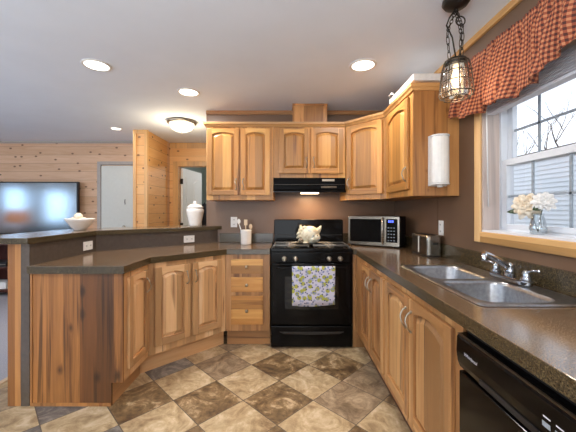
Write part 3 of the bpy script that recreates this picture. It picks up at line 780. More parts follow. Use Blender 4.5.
# cookie jar
j = thing('cookie_jar', 'rounded cream glazed animal-shaped jar on the stove', 'jar', (.215, 3.03, .9415))
m = MB(); m.lathe([(.0, 0), (.062, .0), (.088, .03), (.099, .07), (.096, .11), (.074, .145), (.04, .165), (0, .17)], (0, 0, 0), 32)
m.ball((.05, -.055, .06), .052, sc=(1, .8, .8)); m.ball((.02, -.085, .045), .02); m.build('body', M_JAR, j)
for x, y, z, tx, tz in ((.085, 0, .125, .03, .05), (-.075, 0, .14, -.02, .04)):
    m = MB().tube([(x-.02, y, z-.02), (x, y, z), (x+tx*.7, y, z+tz*.6), (x+tx, y, z+tz)], [.03, .026, .014, .003], 10); m.build('ear', M_JAR, j)
for k in range(5):
    a = .55+k*.42; x = -.088*math.sin(a)-.012; z = .085+.075*math.cos(a)
    m = MB().tube([(x+.03, -.02, z), (x, -.035, z+.006), (x-.02, -.03, z-.004), (x-.032, -.02, z-.016)], [.02, .019, .013, .003], 8); m.build('ruffle', M_JAR, j)
m = MB().ball((-.045, -.085, .012), .02, sc=(1.5, 1, .6)).build('foot', M_JAR, j)
for x, y, z in ((.035, -.094, .078), (.07, -.085, .08)): MB().ball((x, y, z), .006).build('eye', M_BLKM, j)

# ============================================================ DISHWASHER
d = thing('dishwasher', 'black dishwasher with control strip and lettering under the counter', 'dishwasher', (.63, .81, 0))
Y0, Y1 = .507, 1.092
MB().box((.64, Y0+.004, .03), (1.17, Y1-.004, .85)).build('body', M_BLKM, d, True)
MB().box((.612, Y0, .12), (.64, Y1, .70)).build('door', M_BLACK, d, True, bevel=.005, seg=3)
# control panel with a bulged profile
pr = [(.640, .835), (.610, .832), (.604, .82), (.602, .77), (.606, .735), (.615, .712), (.640, .712)]
m = MB(); n = len(pr); vs = [(x, Y0, z) for x, z in pr] + [(x, Y1, z) for x, z in pr]
m.add(vs, [tuple(range(n)), tuple(range(2*n-1, n-1, -1))] + [((i+1) % n, i, n+i, n+(i+1) % n) for i in range(n)])
cp = m.build('control_panel', M_BLACK, d, True, bevel=.002)
MB().box((.605, Y0+.002, .829), (.612, Y1-.002, .8335)).build('top_trim', M_BRONZE, d, True)
m = MB().box((.6015, .66, .722), (.612, .96, .738)).build('grip_recess', M_BLKM, d, True)
MB().box((.70, Y0+.01, 0), (.71, Y1-.01, .12)).build('toe_panel', M_BLKM, d, True)
def text(body, size, loc, rot, mat, name, parent=None, shear=0.):
    cu = bpy.data.curves.new(name, 'FONT'); cu.body = body; cu.size = size; cu.extrude = .0004; cu.shear = shear
    to = bpy.data.objects.new(name, cu); COL.objects.link(to)
    bpy.context.view_layer.update()
    me = bpy.data.meshes.new_from_object(to.evaluated_get(bpy.context.evaluated_depsgraph_get()))
    bpy.data.objects.remove(to); me.name = name
    me.materials.clear(); me.materials.append(mat)
    o = bpy.data.objects.new(name, me); COL.objects.link(o)
    M_ = Matrix.Translation(loc) @ rot
    if parent is not None: M_ = mat_of(parent).inverted() @ M_; o.parent = parent
    me.transform(M_)
    return o
RX = Matrix(((0, 0, -1, 0), (-1, 0, 0, 0), (0, 1, 0, 0), (0, 0, 0, 1)))   # faces -X, reads toward -Y
M_LOGO = plain('logo_silver', (220, 216, 222), .4)
text('Whirlpool', .017, (.6025, 1.045, .772), RX, M_LOGO, 'logo', d, .35)
for k in range(5):
    MB().box((.6015, .70-.035*k, .762), (.6030, .722-.035*k, .774)).build('button', M_GREYV, d, True)
    MB().box((.6018, .70-.035*k, .784), (.6028, .720-.035*k, .787)).build('button_mark', M_LOGO, d, True)

# ============================================================ SINK AND FAUCET
s = thing('sink', 'stainless double-bowl drop-in sink under the window', 'sink', (.93, 1.545, .91))
def rrect(x0, x1, y0, y1, r, n=6):
    out = []
    for cx, cy, a in ((x1-r, y1-r, 0), (x0+r, y1-r, 90), (x0+r, y0+r, 180), (x1-r, y0+r, 270)):
        for k in range(n+1): t = math.radians(a+90*k/n); out.append((cx+r*math.cos(t), cy+r*math.sin(t)))
    return out
BX0, BX1 = SX0+.032, 1.055
bowls = [(BX0, BX1, 1.56, SY1-.032), (BX0, BX1, SY0+.032, 1.525)]
bm = bmesh.new()
def ring(pts, z): return [bm.verts.new((x, y, z)) for x, y in pts]
out_r = ring(rrect(SX0, SX1, SY0, SY1, .03), .912); top_r = ring(rrect(SX0+.006, SX1-.006, SY0+.006, SY1-.006, .028), .918)
n = len(out_r)
for k in range(n): bm.faces.new((out_r[k], out_r[(k+1) % n], top_r[(k+1) % n], top_r[k]))
edges = [bm.edges.get((top_r[k], top_r[(k+1) % n])) for k in range(n)]
rims = []
for (x0, x1, y0, y1) in bowls:
    r0 = ring(rrect(x0, x1, y0, y1, .07), .917)
    rims.append(r0); edges += [bm.edges.new((r0[k], r0[(k+1) % n])) for k in range(n)]
bmesh.ops.triangle_fill(bm, edges=edges, use_beauty=True)
for f in list(bm.faces):
    c_ = f.calc_center_median()
    for (x0, x1, y0, y1) in bowls:
        if x0+.01 < c_.x < x1-.01 and y0+.01 < c_.y < y1-.01 and all(any(v in r for r in rims) for v in f.verts):
            bm.faces.remove(f); break
bm.transform(Matrix.Translation((-.93, -1.545, -.91)))
me = bpy.data.meshes.new('rim'); bm.to_mesh(me); bm.free(); me.materials.append(M_SINK)
o = bpy.data.objects.new('rim', me); COL.objects.link(o); o.parent = s
for (x0, x1, y0, y1) in bowls:
    m = MB(); prof = [(0, .917), (.006, .912), (.010, .90), (.016, .78), (.03, .755), (.06, .745)]
    vs = []; 
    for ins, z in prof: vs += [(x, y, z) for x, y in rrect(x0+ins, x1-ins, y0+ins, y1-ins, max(.02, .07-ins*.5))]
    fs = []
    for i in range(len(prof)-1):
        for k in range(n): fs.append((i*n+k, i*n+(k+1) % n, (i+1)*n+(k+1) % n, (i+1)*n+k))
    fs.append(tuple((len(prof)-1)*n+k for k in range(n))); m.add(vs, fs, 0, True)
    o = m.build('bowl', M_SINK, s, True)
    MB().lathe([(.042, .7455), (.040, .748), (.03, .747), (.0, .7465)], ((x0+x1)/2, (y0+y1)/2, 0), 20).build('drain', M_CHROME, o); bpy.data.objects[-1] if False else None
for o in [q for q in bpy.data.objects if q.name.startswith('drain')]: o.data.transform(mat_of(o.parent).inverted())
f = thing('faucet', 'chrome two-handle faucet with a slanted spout behind the sink', 'faucet', (1.105, 1.52, .9195))
MB().prism(rrect(-.028, .028, -.13, .13, .027), 0, .022).build('deck_plate', M_CHROME, f, bevel=.004, seg=3)
m = MB().lathe([(.026, .022), (.024, .05), (.021, .075), (.023, .084), (.0, .092)], (0, 0, 0), 18)
m.build('spout_base', M_CHROME, f)
sp_ = []
for k in range(9):
    t = k/8; sp_.append((.002-.140*t, -.012*t, .062+.075*t+.006*math.sin(t*PI)))
m = MB().tube(sp_, [.017-.004*k/8 for k in range(9)], 12).lathe([(.013, 0), (.014, .006), (.012, .034), (.0, .04)], (-.134, -.012, .100), 14)
m.build('spout', M_CHROME, f)
for sy, dirx in ((.10, (-.035, .02)), (-.105, (.01, -.06))):
    m = MB().lathe([(.024, .022), (.022, .034), (.016, .042), (.018, .052), (.014, .060), (.012, .068), (.0, .072)], (0, sy, 0), 16)
    m.tube([(0, sy, .062), (dirx[0]*.5, sy+dirx[1]*.5, .074), (dirx[0], sy+dirx[1], .078)], [.006, .0055, .005], 8).ball((dirx[0], sy+dirx[1], .078), .008)
    m.build('handle', M_CHROME, f)

# ============================================================ COUNTER THINGS
# microwave
pL, pR = Vector((.615, 3.125)), Vector((1.04, 2.845)); a = math.atan2(pR.y-pL.y, pR.x-pL.x); mw = (pR-pL).length
t = thing('microwave', 'stainless microwave with dark glass door in the corner', 'microwave', (pL.x, pL.y, .911), a)
hh = .285; dp = .27
MB().box((.004, .02, .012), (mw-.004, dp, .012+hh)).build('body', M_BLKM, t, bevel=.004)
MB().box((0, 0, .012), (mw*.735, .02, .012+hh)).build('door', M_STEEL, t, bevel=.003)
dw = [q for q in bpy.data.objects if q.parent == t and q.name.startswith('door')][0]
MB().box((.022, -.002, .045), (mw*.735-.035, .001, hh-.015)).build('door_window', M_BLACK, dw)
MB().tube([(mw*.735-.018, -.003, .03), (mw*.735-.018, -.022, .04), (mw*.735-.018, -.022, hh-.01), (mw*.735-.018, -.003, hh)], .007, 8).build('handle', M_STEEL, dw)
MB().box((mw*.735+.001, 0, .012), (mw, .02, .012+hh)).build('control_panel', M_STEEL, t, bevel=.003)
MB().box((mw*.735+.012, -.002, .05), (mw-.018, .001, hh-.012)).build('keypad_plate', M_BLACK, t)
for k in range(3): MB().box((mw*.80+.018*k, -.0032, hh-.045), (mw*.80+.018*k+.011, -.0018, hh-.025)).build('display_digit', M_DISP, t)
for r in range(5):
    for k in range(3): MB().box((mw*.79+.026*k, -.003, .065+.03*r), (mw*.79+.026*k+.012, -.0018, .073+.03*r)).build('key', M_GREYV, t)
for x in (.03, mw-.05):
    for y in (.03, dp-.05): MB().lathe([(.012, 0), (.012, .012)], (x, y, 0), 10).build('foot', M_BLKM, t)
# toaster
t = thing('toaster', 'stainless two-slice toaster against the right wall', 'toaster', (1.112, 2.46, .911), math.radians(3))
m = MB(); pr = rrect(-.058, .058, -.14, .14, .025, 4); n = len(pr); lv = [(1., .012), (1., .13), (.97, .15), (.9, .162), (.8, .166)]
vs = sum([[(x*k, y*(1-(1-k)*.5), z) for x, y in pr] for k, z in lv], []); fs = [tuple(range(n)), tuple(range((len(lv)-1)*n, len(lv)*n))]
for i in range(len(lv)-1):
    for k in range(n): fs.append((i*n+k, i*n+(k+1) % n, (i+1)*n+(k+1) % n, (i+1)*n+k))
m.add(vs, fs, 0, False); m.build('body', M_STEEL, t)
MB().prism(rrect(-.056, .056, -.137, .137, .025, 4), 0, .012).build('base', M_BLKM, t)
for x in (-.022, .022): MB().box((x-.011, -.10, .160), (x+.011, .10, .1675)).build('slot', M_BLKM, t)
MB().box((-.0595, -.004, .02), (-.0565, .012, .15)).build('highlight_strip', M_PLATE, t)  # white strip painted on as the highlight of the toaster side
MB().box((-.02, -.150, .095), (.02, -.14, .108)).build('lever', M_BLKM, t)
# crock with utensils
cx, cy = -.44, 3.20
t = thing('utensil_crock', 'white ceramic utensil crock left of the stove', 'crock', (cx, cy, .911))
MB().lathe([(.0, 0), (.052, 0), (.055, .006), (.057, .14), (.060, .150), (.055, .152), (.051, .14), (.049, .01), (0, .008)], (0, 0, 0), 28).build('body', M_CERAM, t)
def utensil(nm, label, base, tip, head, mat=M_WOODSP):
    u = thing(nm, label, 'utensil', (cx+base[0], cy+base[1], .925), 0, 'utensils standing in the crock')
    tp = Vector(tip); MB().tube([(0, 0, 0), tuple(tp)], .005, 8).build('handle', mat, u)
    m = MB()
    if head == 'spoon': m.ball(tuple(tp+Vector((0, 0, .02))), .02, sc=(.9, .35, 1.4))
    else: m.box(tuple(tp+Vector((-.018, -.003, -.01))), tuple(tp+Vector((.018, .003, .05))))
    m.build('head', mat, u, bevel=0 if head == 'spoon' else .002)
utensil('wooden_spoon', 'wooden spoon leaning left out of the crock', (-.01, .01), (-.068, .0, .205), 'spoon', M_CERAM)
utensil('spatula', 'pale spatula standing upright in the crock', (.0, -.01), (-.002, .0, .195), 'flat')
utensil('wooden_spoon', 'short wooden spoon leaning right in the crock', (.01, .015), (.036, .0, .15), 'spoon')
# ginger jar on bar
t = thing('ginger_jar', 'white lidded ginger jar at the far end of the breakfast bar', 'jar', (-1.035, 3.40, 1.093))
MB().lathe([(.0, 0), (.062, 0), (.064, .01), (.078, .08), (.093, .15), (.096, .175), (.085, .195), (.07, .203), (.0, .203)], (0, 0, 0), 32).build('body', M_CERAM, t)
MB().lathe([(.084, .200), (.092, .204), (.086, .212), (.06, .236), (.02, .246), (.012, .25), (.018, .262), (.014, .274), (0, .278)], (0, 0, 0), 32).build('lid', M_CERAM, t)
# bowl with balls
bx, by = -1.855, 2.72
t = thing('bowl', 'white footed bowl on the bend of the breakfast bar', 'bowl', (bx, by, 1.093))
MB().lathe([(.0, 0), (.045, 0), (.05, .008), (.078, .038), (.108, .082), (.120, .100), (.116, .102), (.102, .082), (.072, .04), (.04, .016), (0, .014)], (0, 0, 0), 32).build('body', M_CERAM, t)
for i, (dx_, dy2, dz, r, lb) in enumerate(((-.045, -.02, .078, .034, 'cream decorative ball at the left of the bowl'), (.035, -.03, .078, .034, 'cream decorative ball at the right of the bowl'), (-.008, -.01, .118, .034, 'cream decorative ball on top of the pile in the bowl'), (.0, .045, .078, .034, 'cream decorative ball at the back of the bowl'))):
    o = MB().ball((0, 0, 0), r, wob=.12, seg=20, rings=12).build('decorative_ball', M_PETAL); o.location = (bx+dx_, by+dy2, 1.093+dz)
    tag(o, lb, 'ball', 'cream balls in the bowl')

# ============================================================ OUTLETS
def outlet(loc, rz, label, horiz=False, switch=False, w=.072, h=.115):
    t = thing('light_switch' if switch else 'wall_outlet', label, 'switch' if switch else 'outlet', loc, rz, None if switch else 'white wall outlets')
    if horiz: w, h = h, w
    MB().box((-w/2, -.006, -h/2), (w/2, -.0005, h/2)).build('cover_plate', M_PLATE, t, bevel=.002)
    if switch: MB().box((-.012, -.010, -.028), (.012, -.005, .028)).build('rocker', M_PLATE, t, bevel=.001)
    else:
        for k in (-1, 1):
            cxx, czz = (k*.026, 0) if horiz else (0, k*.026)
            r = MB().box((cxx-.015, -.0085, czz-.015), (cxx+.015, -.006, czz+.015)).build('receptacle', M_PLATE, t, bevel=.003)
            MB().box((cxx-.007, -.0092, czz-.006), (cxx-.004, -.0080, czz+.006)).box((cxx+.004, -.0092, czz-.006), (cxx+.007, -.0080, czz+.006)).build('slot', M_BLKM, r)
    return t
outlet((-.605, 3.42, 1.135), 0, 'white outlet on the back wall left of the utensil crock')
outlet((1.2, 2.385, 1.13), -PI/2, 'white outlet on the right wall above the toaster')
outlet((-1.675, 2.55, .972), PI/2, 'white outlet on the bar facing nearer the viewer', True)
outlet((-1.040, 3.205, .966), math.radians(40.66), 'white outlet on the bar facing nearer the back wall', True)

# ============================================================ PENDANT
P = thing('pendant_lamp', 'caged glass pendant lamp hanging on chains over the sink', 'lamp', (.887, 1.61, CH))
MB().lathe([(.066, 0), (.068, -.014), (.056, -.032), (.022, -.042), (.008, -.047), (0, -.047)], (0, 0, -.001), 24).build('canopy', M_IRON, P)
def link_chain(pts, nl, r=.0075):
    m = MB(); P_ = [Vector(p) for p in pts]
    def at(t):
        t *= len(P_)-1; i = min(int(t), len(P_)-2); return P_[i].lerp(P_[i+1], t-i)
    for k in range(nl):
        a_, b_ = at(k/nl), at((k+1)/nl); d_ = (b_-a_); L_ = d_.length*.66; c_ = (a_+b_)/2; d_.normalize()
        u = d_.cross(Vector((0, 1, .01))).normalized(); w_ = d_.cross(u)
        if k % 2: u = w_
        m.tube([c_+d_*L_*math.cos(q*PI/6)+u*r*math.sin(q*PI/6) for q in range(12)], .0020, 5, closed=True)
    return m
top = -.046; cb = -.315
for k, (sx, sy) in enumerate(((-.035, .0), (.03, .02), (.012, -.03))):
    link_chain([(0, 0, top), (sx*.5, sy*.5, -.10), (sx*1.35, sy*1.2, -.17), (sx, sy, cb)], 11).build('chain', M_IRON, P)
MB().tube([(0, 0, top), (-.03, .01, -.09), (-.045, .01, -.13), (-.02, 0, -.20), (0, 0, cb)], .004, 6).tube([(.018+.024*math.cos(q*PI/8), -.01, -.118+.024*math.sin(q*PI/8)) for q in range(16)], .0035, 6, closed=True).build('cord', M_IRON, P)
MB().lathe([(.0, cb+.004), (.02, cb+.002), (.05, cb-.004), (.054, cb-.03), (.048, cb-.032), (.0, cb-.030)], (0, 0, 0), 24).build('cap', M_IRON, P)
MB().lathe([(.046, cb-.031), (.056, cb-.045), (.062, cb-.075), (.064, cb-.16), (.055, cb-.190), (.03, cb-.200), (0, cb-.202)], (0, 0, 0), 84, rib=.02).build('glass_jar', M_JARG, P)
m = MB()
for z, r in ((cb-.018, .058), (cb-.075, .071), (cb-.125, .076), (cb-.185, .082), (cb-.205, .060)):
    m.tube([(r*math.cos(q*PI/16), r*math.sin(q*PI/16), z) for q in range(32)], .0026, 5, closed=True)
for q in range(10):
    a = q*PI/5; m.tube([(r*math.cos(a), r*math.sin(a), z) for r, z in ((.056, cb-.01), (.066, cb-.04), (.072, cb-.08), (.077, cb-.13), (.082, cb-.18), (.076, cb-.20), (.060, cb-.206))], .0030, 5)
m.build('wire_cage', M_BRONZE, P)
MB().lathe([(.0, cb-.14), (.018, cb-.132), (.026, cb-.11), (.022, cb-.085), (.013, cb-.06), (.012, cb-.034)], (0, 0, 0), 18).build('bulb', M_BULB, P)
l = bpy.data.lights.new('pendant_light', 'POINT'); l.energy = 4; l.color = (1, .86, .68); l.shadow_soft_size = .03
lo = bpy.data.objects.new('pendant_light', l); COL.objects.link(lo); lo.parent = P; lo.location = (0, 0, cb-.165)

# ============================================================ WINDOW DRESSING
rod = MB().tube([(1.135, .80, 2.150), (1.135, 2.02, 2.150)], .008, 10)
for y in (.81, 2.0): rod.box((1.14, y-.006, 2.14), (1.2, y+.006, 2.16))
tag(recenter(rod.build('curtain_rod', M_WHITE), (1.135, 1.4, 2.15)), 'thin white rod carrying the checked valance', 'curtain rod')
creases = [(a_, b_*.55, c_*1.3) for a_, b_, c_ in [(.03, .05, .006), (.10, .065, .008), (.17, .05, .006), (.235, .07, .009), (.33, .075, .010), (.40, .05, .006), (.47, .075, .010), (.55, .08, .011), (.62, .06, .007), (.70, .075, .010), (.80, .07, .009), (.90, .07, .010)]]
nu, nv = 420, 24; vs = []; UV = []
ph = [0]; 
for i in range(nu+1):
    t = i/nu; ytop = 1.965-(1.965-.84)*t; ybot = 2.10-(2.10-.82)*t
    # hem height along the window
    hem = 1.888-.05*min(1, t/.25)
    hem += .012*math.sin(t*26)+.008*math.sin(t*61+1)
    if t > .58: hem += .085*min(1, (t-.58)/.08)
    if t > .80: hem -= .05*min(1, (t-.80)/.10)
    for j in range(nv+1):
        v = j/nv; z = 2.172+(hem-2.172)*v
        gather = math.exp(-((v-.09)/.07)**2)
        fold = (.052*math.sin(t*46+3.0*math.sin(t*8)+.9*math.sin(v*2+t*5))*(.35+.75*v)+.010*math.sin(t*210+3*math.sin(t*13))*(1-.8*v))
        x = 1.098-.008*v+fold*.6*(.25+.75*min(1, abs(v-.07)*6)) 
        x += (-.006 if v < .03 else 0)
        for ci, ca, cw in creases:
            q_ = (t+.02*math.sin(v*3+ci*40)-ci)/(cw*(.5+.8*v)); x += ca*math.exp(-q_*q_)*(.3+.7*v)
        x = min(x, 1.180)
        y = ytop+(ybot-ytop)*v**.9
        vs.append((x, y, z)); UV.append((t*2.0, (2.172-z)))
fs = [(i*(nv+1)+j, (i+1)*(nv+1)+j, (i+1)*(nv+1)+j+1, i*(nv+1)+j+1) for i in range(nu) for j in range(nv)]
me = bpy.data.meshes.new('valance'); me.from_pydata(vs, [], fs); ul = me.uv_layers.new(name='UVMap')
for lp in me.loops: ul.data[lp.index].uv = UV[lp.vertex_index]
for p in me.polygons: p.use_smooth = True
me.materials.append(M_GING)
o = bpy.data.objects.new('valance', me); COL.objects.link(o); recenter(o, (1.11, 1.45, 2.0))
q = o.modifiers.new('solid', 'SOLIDIFY'); q.thickness = .0015
tag(o, 'rust and tan checked gathered valance over the kitchen window', 'valance')
# raised blind
t = thing('window_blind', 'raised grey slatted blind behind the checked valance', 'blind', (1.25, 1.42, 2.0))
m = MB(); 
for k in range(9): m.box((1.206, WY0+.03, 1.866+.012*k), (1.262, WY1-.03, 1.870+.012*k))
m.build('slat_stack', M_FUR, t, True)
MB().box((1.208, WY0+.03, 1.846), (1.260, WY1-.03, 1.862)).build('bottom_rail', M_FUR, t, True, bevel=.003)
MB().box((1.228, WY0+.02, 1.975), (1.278, WY1-.02, 2.007)).build('head_rail', M_WHITE, t, True)
MB().tube([(1.226, 1.85, 1.976), (1.202, 1.852, 1.94), (1.202, 1.846, 1.85), (1.216, 1.852, 1.29)], .004, 8).build('wand', M_WHITE, t, True)
# vase and flowers
vx, vy, vz = 1.25, 1.525, WZ0+.0125
t = thing('glass_vase', 'small clear glass vase on the window ledge', 'vase', (vx, vy, vz))
MB().lathe([(.0, 0), (.026, 0), (.034, .006), (.037, .03), (.031, .065), (.024, .09), (.026, .105), (.024, .105), (.022, .09), (.029, .065), (.034, .03), (.031, .008), (0, .006)], (0, 0, 0), 28).build('body', M_VASE, t)
def bloom(loc, rad, label, stemp, leaf, mat, face_dir=Vector((-.6, -.7, .2))):
    f_ = thing('cream_flower', label, 'flower', loc, 0, 'flowers in the vase')
    fd = face_dir.normalized(); rr = random.Random(int(rad*1e5)); uu = fd.cross(Vector((0, 0, 1))).normalized(); vv = fd.cross(uu)
    m = MB()
    for ringi, (cnt, el, L) in enumerate(((10, -.05, 1.05), (9, .35, .92), (8, .7, .68), (5, 1.1, .42))):
        for k in range(cnt):
            a = 2*PI*k/cnt+ringi*.31+rr.uniform(-.1, .1); rd = uu*math.cos(a)+vv*math.sin(a)
            dirn = rd*math.cos(el)+fd*math.sin(el); side = fd.cross(rd).normalized(); L_ = L*rad*rr.uniform(.9, 1.1); wd_ = .25*rad
            up = dirn.cross(side)
            P0 = fd*.004; pts = []
            for s_, w_, cu_ in ((0, .25, 0), (.35, .9, .05), (.7, 1., .03), (.92, .5, -.06), (1., .05, -.1)):
                c_ = P0+dirn*L_*s_+up*cu_*rad
                pts += [tuple(c_+side*wd_*w_+up*.06*rad*w_), tuple(c_), tuple(c_-side*wd_*w_+up*.06*rad*w_)]
            fs_ = []
            for q_ in range(4):
                for w_ in range(2): fs_.append((q_*3+w_, q_*3+w_+1, q_*3+w_+4, q_*3+w_+3))
            m.add(pts, fs_, 0, True)
    m.uv = {1: 1}; m.build('petals', mat, f_, solid=.0008)
    b = Vector(stemp)-Vector(loc)
    MB().tube([-fd*.002, -fd*.02+Vector((0, 0, -.012)), b*.55+Vector((0, 0, .01)), b], .0022, 6).build('stem', M_GREENL, f_)
    d_ = Vector(leaf); m = MB(); s2 = d_.cross(Vector((-.6, -.6, .3))).normalized(); w_ = .016; base = Vector((0, 0, -.02))
    pts = []
    for s_, k_ in ((0, .1), (.3, .9), (.6, 1), (.85, .55), (1, .05)):
        c_ = base+d_*s_; pts += [tuple(c_+s2*w_*k_), tuple(c_+Vector((.003, .003, -.003))), tuple(c_-s2*w_*k_)]
    m.add(pts, [(q_*3+e_, q_*3+e_+1, q_*3+e_+4, q_*3+e_+3) for q_ in range(4) for e_ in range(2)], 0, True)
    m.uv = {1: 1}; m.build('leaf', M_GREENL, f_, solid=.0008)
bloom((1.235, 1.575, vz+.143), .068, 'large cream flower leaning left out of the vase', (1.255, 1.53, vz+.012), (-.03, .105, -.012), M_PETAL)
bloom((1.262, 1.505, vz+.162), .052, 'smaller white flower leaning right out of the vase', (1.246, 1.52, vz+.012), (-.055, .0, -.02), M_CERAM, Vector((-.5, -.8, .4)))

# paper towel holder
t = thing('towel_holder', 'white upright roll holder fixed to the side of the wall cabinet', 'holder', (1.040, 2.135, 1.61))
MB().box((-.062, -.020, -.175), (.062, -.0005, .175)).build('back_plate', M_WHITE, t, bevel=.004)
m = MB(); pr = [(-.062, -.02)] + [(-.06*math.cos(k*PI/10), -.045-.055*math.sin(k*PI/10)) for k in range(11)] + [(.062, -.02)]
m.prism(pr, -.155, .160); m.build('roll_cover', M_CERAM, t, bevel=.004)
MB().prism([(x*1.04, y*1.02) for x, y in pr], .161, .172).build('top_cap', M_WHITE, t, bevel=.003)
MB().prism([(x*1.04, y*1.02) for x, y in pr], -.168, -.156).build('bottom_cap', M_WHITE, t, bevel=.003)
MB().lathe([(.0, -.186), (.018, -.184), (.02, -.168)], (.0, -.05, 0), 14).build('knob', M_WHITE, t)
# tray on top of cabinet
o = recenter(MB().box((.90, 2.142, 2.151), (1.15, 2.60, 2.1675)).build('wooden_board', M_PNL, bevel=.002), (1.02, 2.3, 2.151)); tag(o, 'amber wooden board under the white tray on the wall cabinet', 'board')
t = thing('serving_tray', 'long white wooden tray lying on top of the wall cabinet near the window', 'tray', (.868, 2.11, 2.168))
m = MB().box((.01, .012, 0), (.28, .50, .012)).box((0, 0, 0), (.29, .012, .048)).box((0, .49, 0), (.29, .502, .048)).box((0, .012, 0), (.012, .49, .048)).box((.278, .012, 0), (.29, .49, .048))
m.build('body', M_BONE, t, bevel=.003)
MB().tube([(-.002, .38, .045), (-.018, .39, .058), (-.018, .45, .058), (-.002, .46, .045)], .006, 8).build('handle', M_BONE, t)

# ============================================================ CEILING LIGHTS
def recessed(x, y, label, power=12, r=.085):
    t = thing('recessed_light', label, 'light', (x, y, CH), 0, 'recessed ceiling lights')
    MB().lathe([(r+.018, -.001), (r+.016, -.006), (r, -.008), (r-.002, -.003), (r-.002, -.001)], (0, 0, 0), 32).build('trim_ring', M_WHITE, t)
    MB().lathe([(0, -.004), (r-.003, -.004), (r-.003, -.001), (0, -.001)], (0, 0, 0), 32).build('lens', M_LAMP, t)
    l = bpy.data.lights.new('recessed_lamp', 'AREA'); l.shape = 'DISK'; l.size = r*1.9; l.energy = power; l.color = (1, .95, .90)
    o = bpy.data.objects.new('recessed_lamp', l); COL.objects.link(o); o.parent = t; o.location = (0, 0, -.010)
recessed(-1.465, 2.335, 'recessed ceiling light furthest left over the peninsula')
recessed(-.935, 2.87, 'recessed ceiling light left of the wall cabinets')
recessed(.574, 2.335, 'recessed ceiling light in front of the right wall cabinets')
recessed(-2.34, 4.15, 'small far recessed ceiling light near the pine wall', 4, .06)
recessed(.0, .3, 'added recessed ceiling light out of view above the viewer', 12)  # from here on the recessed lamps are added out of view as fill
recessed(-1.3, -.6, 'added recessed ceiling light behind the viewer on the left', 10)
recessed(.3, -1.5, 'added recessed ceiling light behind the viewer by the glass door', 10)
recessed(-3.6, 1.6, 'added recessed ceiling light in the middle of the living room', 12)
def uplight(x, y, label, power):  # bowl uplights added out of view to brighten the ceiling
    t = thing('fill_bowl_uplight', label, 'lamp', (x, y, CH), 0, None)
    MB().lathe([(.06, -.001), (.06, -.02), (.012, -.03), (.0, -.03)], (0, 0, 0), 24).tube([(0, 0, -.02), (0, 0, -.80)], .006, 8).build('stem', M_IRON, t)
    MB().lathe([(.0, -.86), (.08, -.85), (.17, -.80), (.22, -.72), (.21, -.72), (.16, -.79), (.07, -.835), (0, -.845)], (0, 0, 0), 32).build('bowl_shade', M_CERAM, t)
    l = bpy.data.lights.new('uplight', 'POINT'); l.shadow_soft_size = .05; l.energy = power; l.color = (.88, .95, 1)
    o = bpy.data.objects.new('uplight', l); COL.objects.link(o); o.parent = t; o.location = (0.06, 0, -.74)
uplight(-.6, -.5, 'added white bowl uplight behind the viewer brightening the ceiling', 115)
uplight(-3.9, .4, 'added white bowl uplight in the living room brightening the ceiling', 120)
t = thing('flush_ceiling_light', 'round frosted glass ceiling light in the hall', 'light', (-1.33, 3.82, CH))
MB().lathe([(.17, -.001), (.178, -.010), (.176, -.028), (.155, -.036), (.150, -.03)], (0, 0, 0), 40).build('rim', M_NICKEL, t)
MB().lathe([(.150, -.034), (.145, -.06), (.12, -.10), (.07, -.125), (.0, -.132)], (0, 0, 0), 40).build('glass_shade', M_SHADE, t)
MB().lathe([(.0, -.150), (.010, -.146), (.012, -.136), (.0, -.131)], (0, 0, 0), 14).build('finial', M_NICKEL, t)
l = bpy.data.lights.new('flush_lamp', 'POINT'); l.energy = 16; l.color = (1, .80, .52); l.shadow_soft_size = .1
o = bpy.data.objects.new('flush_lamp', l); COL.objects.link(o); o.parent = t; o.location = (0, 0, -.26)

# ============================================================ LIVING ROOM
t = thing('television', 'large flat television in front of the pine wall', 'television', (-4.03, 4.80, .80))
MB().box((-.725, 0, .085), (.725, .045, .915)).build('bezel', M_BLKM, t, bevel=.004)
MB().box((-.705, -.002, .105), (.705, .003, .897)).build('screen', M_TV, t)
for x in (-.5, .5): MB().tube([(x, -.09, .008), (x, .0, .02), (x, .02, .09), (x, .03, .02), (x, .09, .008)], .008, 8).build('stand_foot', M_BLKM, t)
t = thing('media_console', 'dark cherry media console under the television', 'console', (-4.05, 4.68, 0))
m = MB().box((-.75, -.2, .75), (.75, .2, .79)).box((-.75, -.2, .06), (-.71, .2, .75)).box((.71, -.2, .06), (.75, .2, .75)).box((-.71, -.2, .06), (.71, .2, .10)).box((-.71, -.19, .40), (.71, .19, .43)).box((-.71, .18, .10), (.71, .2, .75)).box((-.02, -.19, .10), (.02, .18, .75))
m.build('body', M_DKW, t, bevel=.004)
for x in (-.7, .7):
    for y in (-.15, .15): MB().box((x-.03, y-.03, 0), (x+.03, y+.03, .06)).build('leg', M_DKW, t)
o = MB().box((-.2, -.13, 0), (.2, .13, .07)).box((-.19, -.132, .03), (.19, -.128, .04), 1).build('media_box', [M_BLKM, M_NICKEL], bevel=.003); o.location = (-4.36, 4.63, .431); tag(o, 'flat black media player on the shelf of the console', 'media player')
o = MB().box((-.16, -.1, 0), (.16, .1, .10)).build('game_box', M_PLATE, bevel=.006); o.location = (-4.33, 4.60, .101); tag(o, 'white box on the lowest shelf of the console', 'box')
t = thing('table_lamp', 'table lamp with an orange glowing drum shade in the living room', 'lamp', (-5.85, 3.0, .62))
MB().lathe([(.0, 0), (.09, 0), (.09, .02), (.03, .04), (.06, .14), (.06, .22), (.02, .32), (.01, .40), (0, .40)], (0, 0, 0), 24).build('base', M_CERAM, t)
MB().lathe([(.20, .38), (.17, .66), (.165, .66), (.195, .38)], (0, 0, 0), 32).build('lamp_shade', M_LSHADE, t)
t = thing('side_table', 'dark side table holding the orange table lamp', 'table', (-5.85, 3.0, 0))
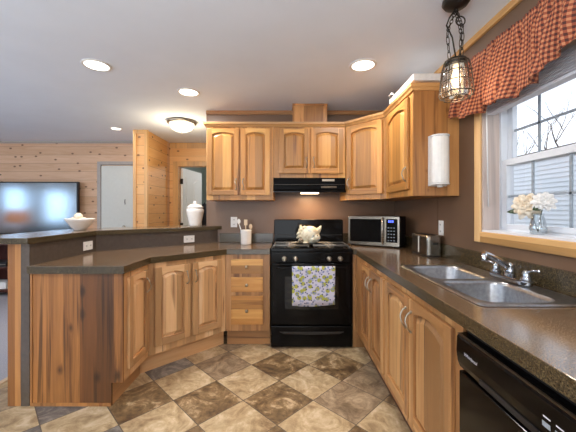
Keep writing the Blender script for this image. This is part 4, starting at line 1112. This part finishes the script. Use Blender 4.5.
MB().lathe([(.0, .59), (.26, .59), (.26, .619), (0, .619)], (0, 0, 0), 32).build('tabletop', M_DKW, t)
for k in range(3): a = k*2*PI/3; MB().tube([(.08*math.cos(a), .08*math.sin(a), .59), (.2*math.cos(a), .2*math.sin(a), .0)], .016, 8).build('leg', M_DKW, t)
t = thing('sofa', 'dark green grey sofa along the left living room wall', 'sofa', (-5.85, 1.3, 0))
MB().box((-.4, -1.15, .08), (.4, 1.15, .42)).build('base', M_SOFA, t, bevel=.03)
MB().box((-.45, -1.15, .40), (-.2, 1.15, .88)).build('backrest', M_SOFA, t, bevel=.05, seg=3)
for y in (-1.25, 1.05): MB().box((-.4, y, .08), (.4, y+.2, .62)).build('armrest', M_SOFA, t, bevel=.04, seg=3)
for y in (-1.04, .005): MB().box((-.2, y, .42), (.4, y+1.03, .56)).build('seat_cushion', M_SOFA, t, bevel=.03, seg=3)
for x in (-.35, .35):
    for y in (-1.1, 1.1): MB().box((x-.03, y-.03, 0), (x+.03, y+.03, .08)).build('leg', M_DKW, t)
t = thing('flush_ceiling_light', 'added round ceiling light brightening the room past the hall', 'light', (-.6, 6.2, CH))  # lamp added only to brighten the far room
MB().lathe([(.15, -.001), (.14, -.05), (.08, -.09), (0, -.10)], (0, 0, 0), 32).build('glass_shade', M_SHADE, t)
l = bpy.data.lights.new('far_room_fill', 'POINT'); l.energy = 30; l.color = (.9, .96, 1); l.shadow_soft_size = .1
o = bpy.data.objects.new('far_room_fill', l); COL.objects.link(o); o.parent = t; o.location = (0, 0, -.22)
# dark coat rack in the room past the hall
t = thing('coat_stand', 'dark coats hanging in the room past the hall doorway', 'coat stand', (-1.62, 6.15, 0))
MB().lathe([(.16, 0), (.16, .02), (.03, .04), (.018, .08), (.018, 1.5), (0, 1.51)], (0, 0, 0), 16).build('pole', M_IRON, t)
for k in range(3):
    a = k*2.1; m = MB().ball((.09*math.cos(a), .09*math.sin(a), 1.08), .11, sc=(1, 1, 2.6), wob=.5); m.build('coat', plain('coat_fabric', (30, 30, 36), .9), t)
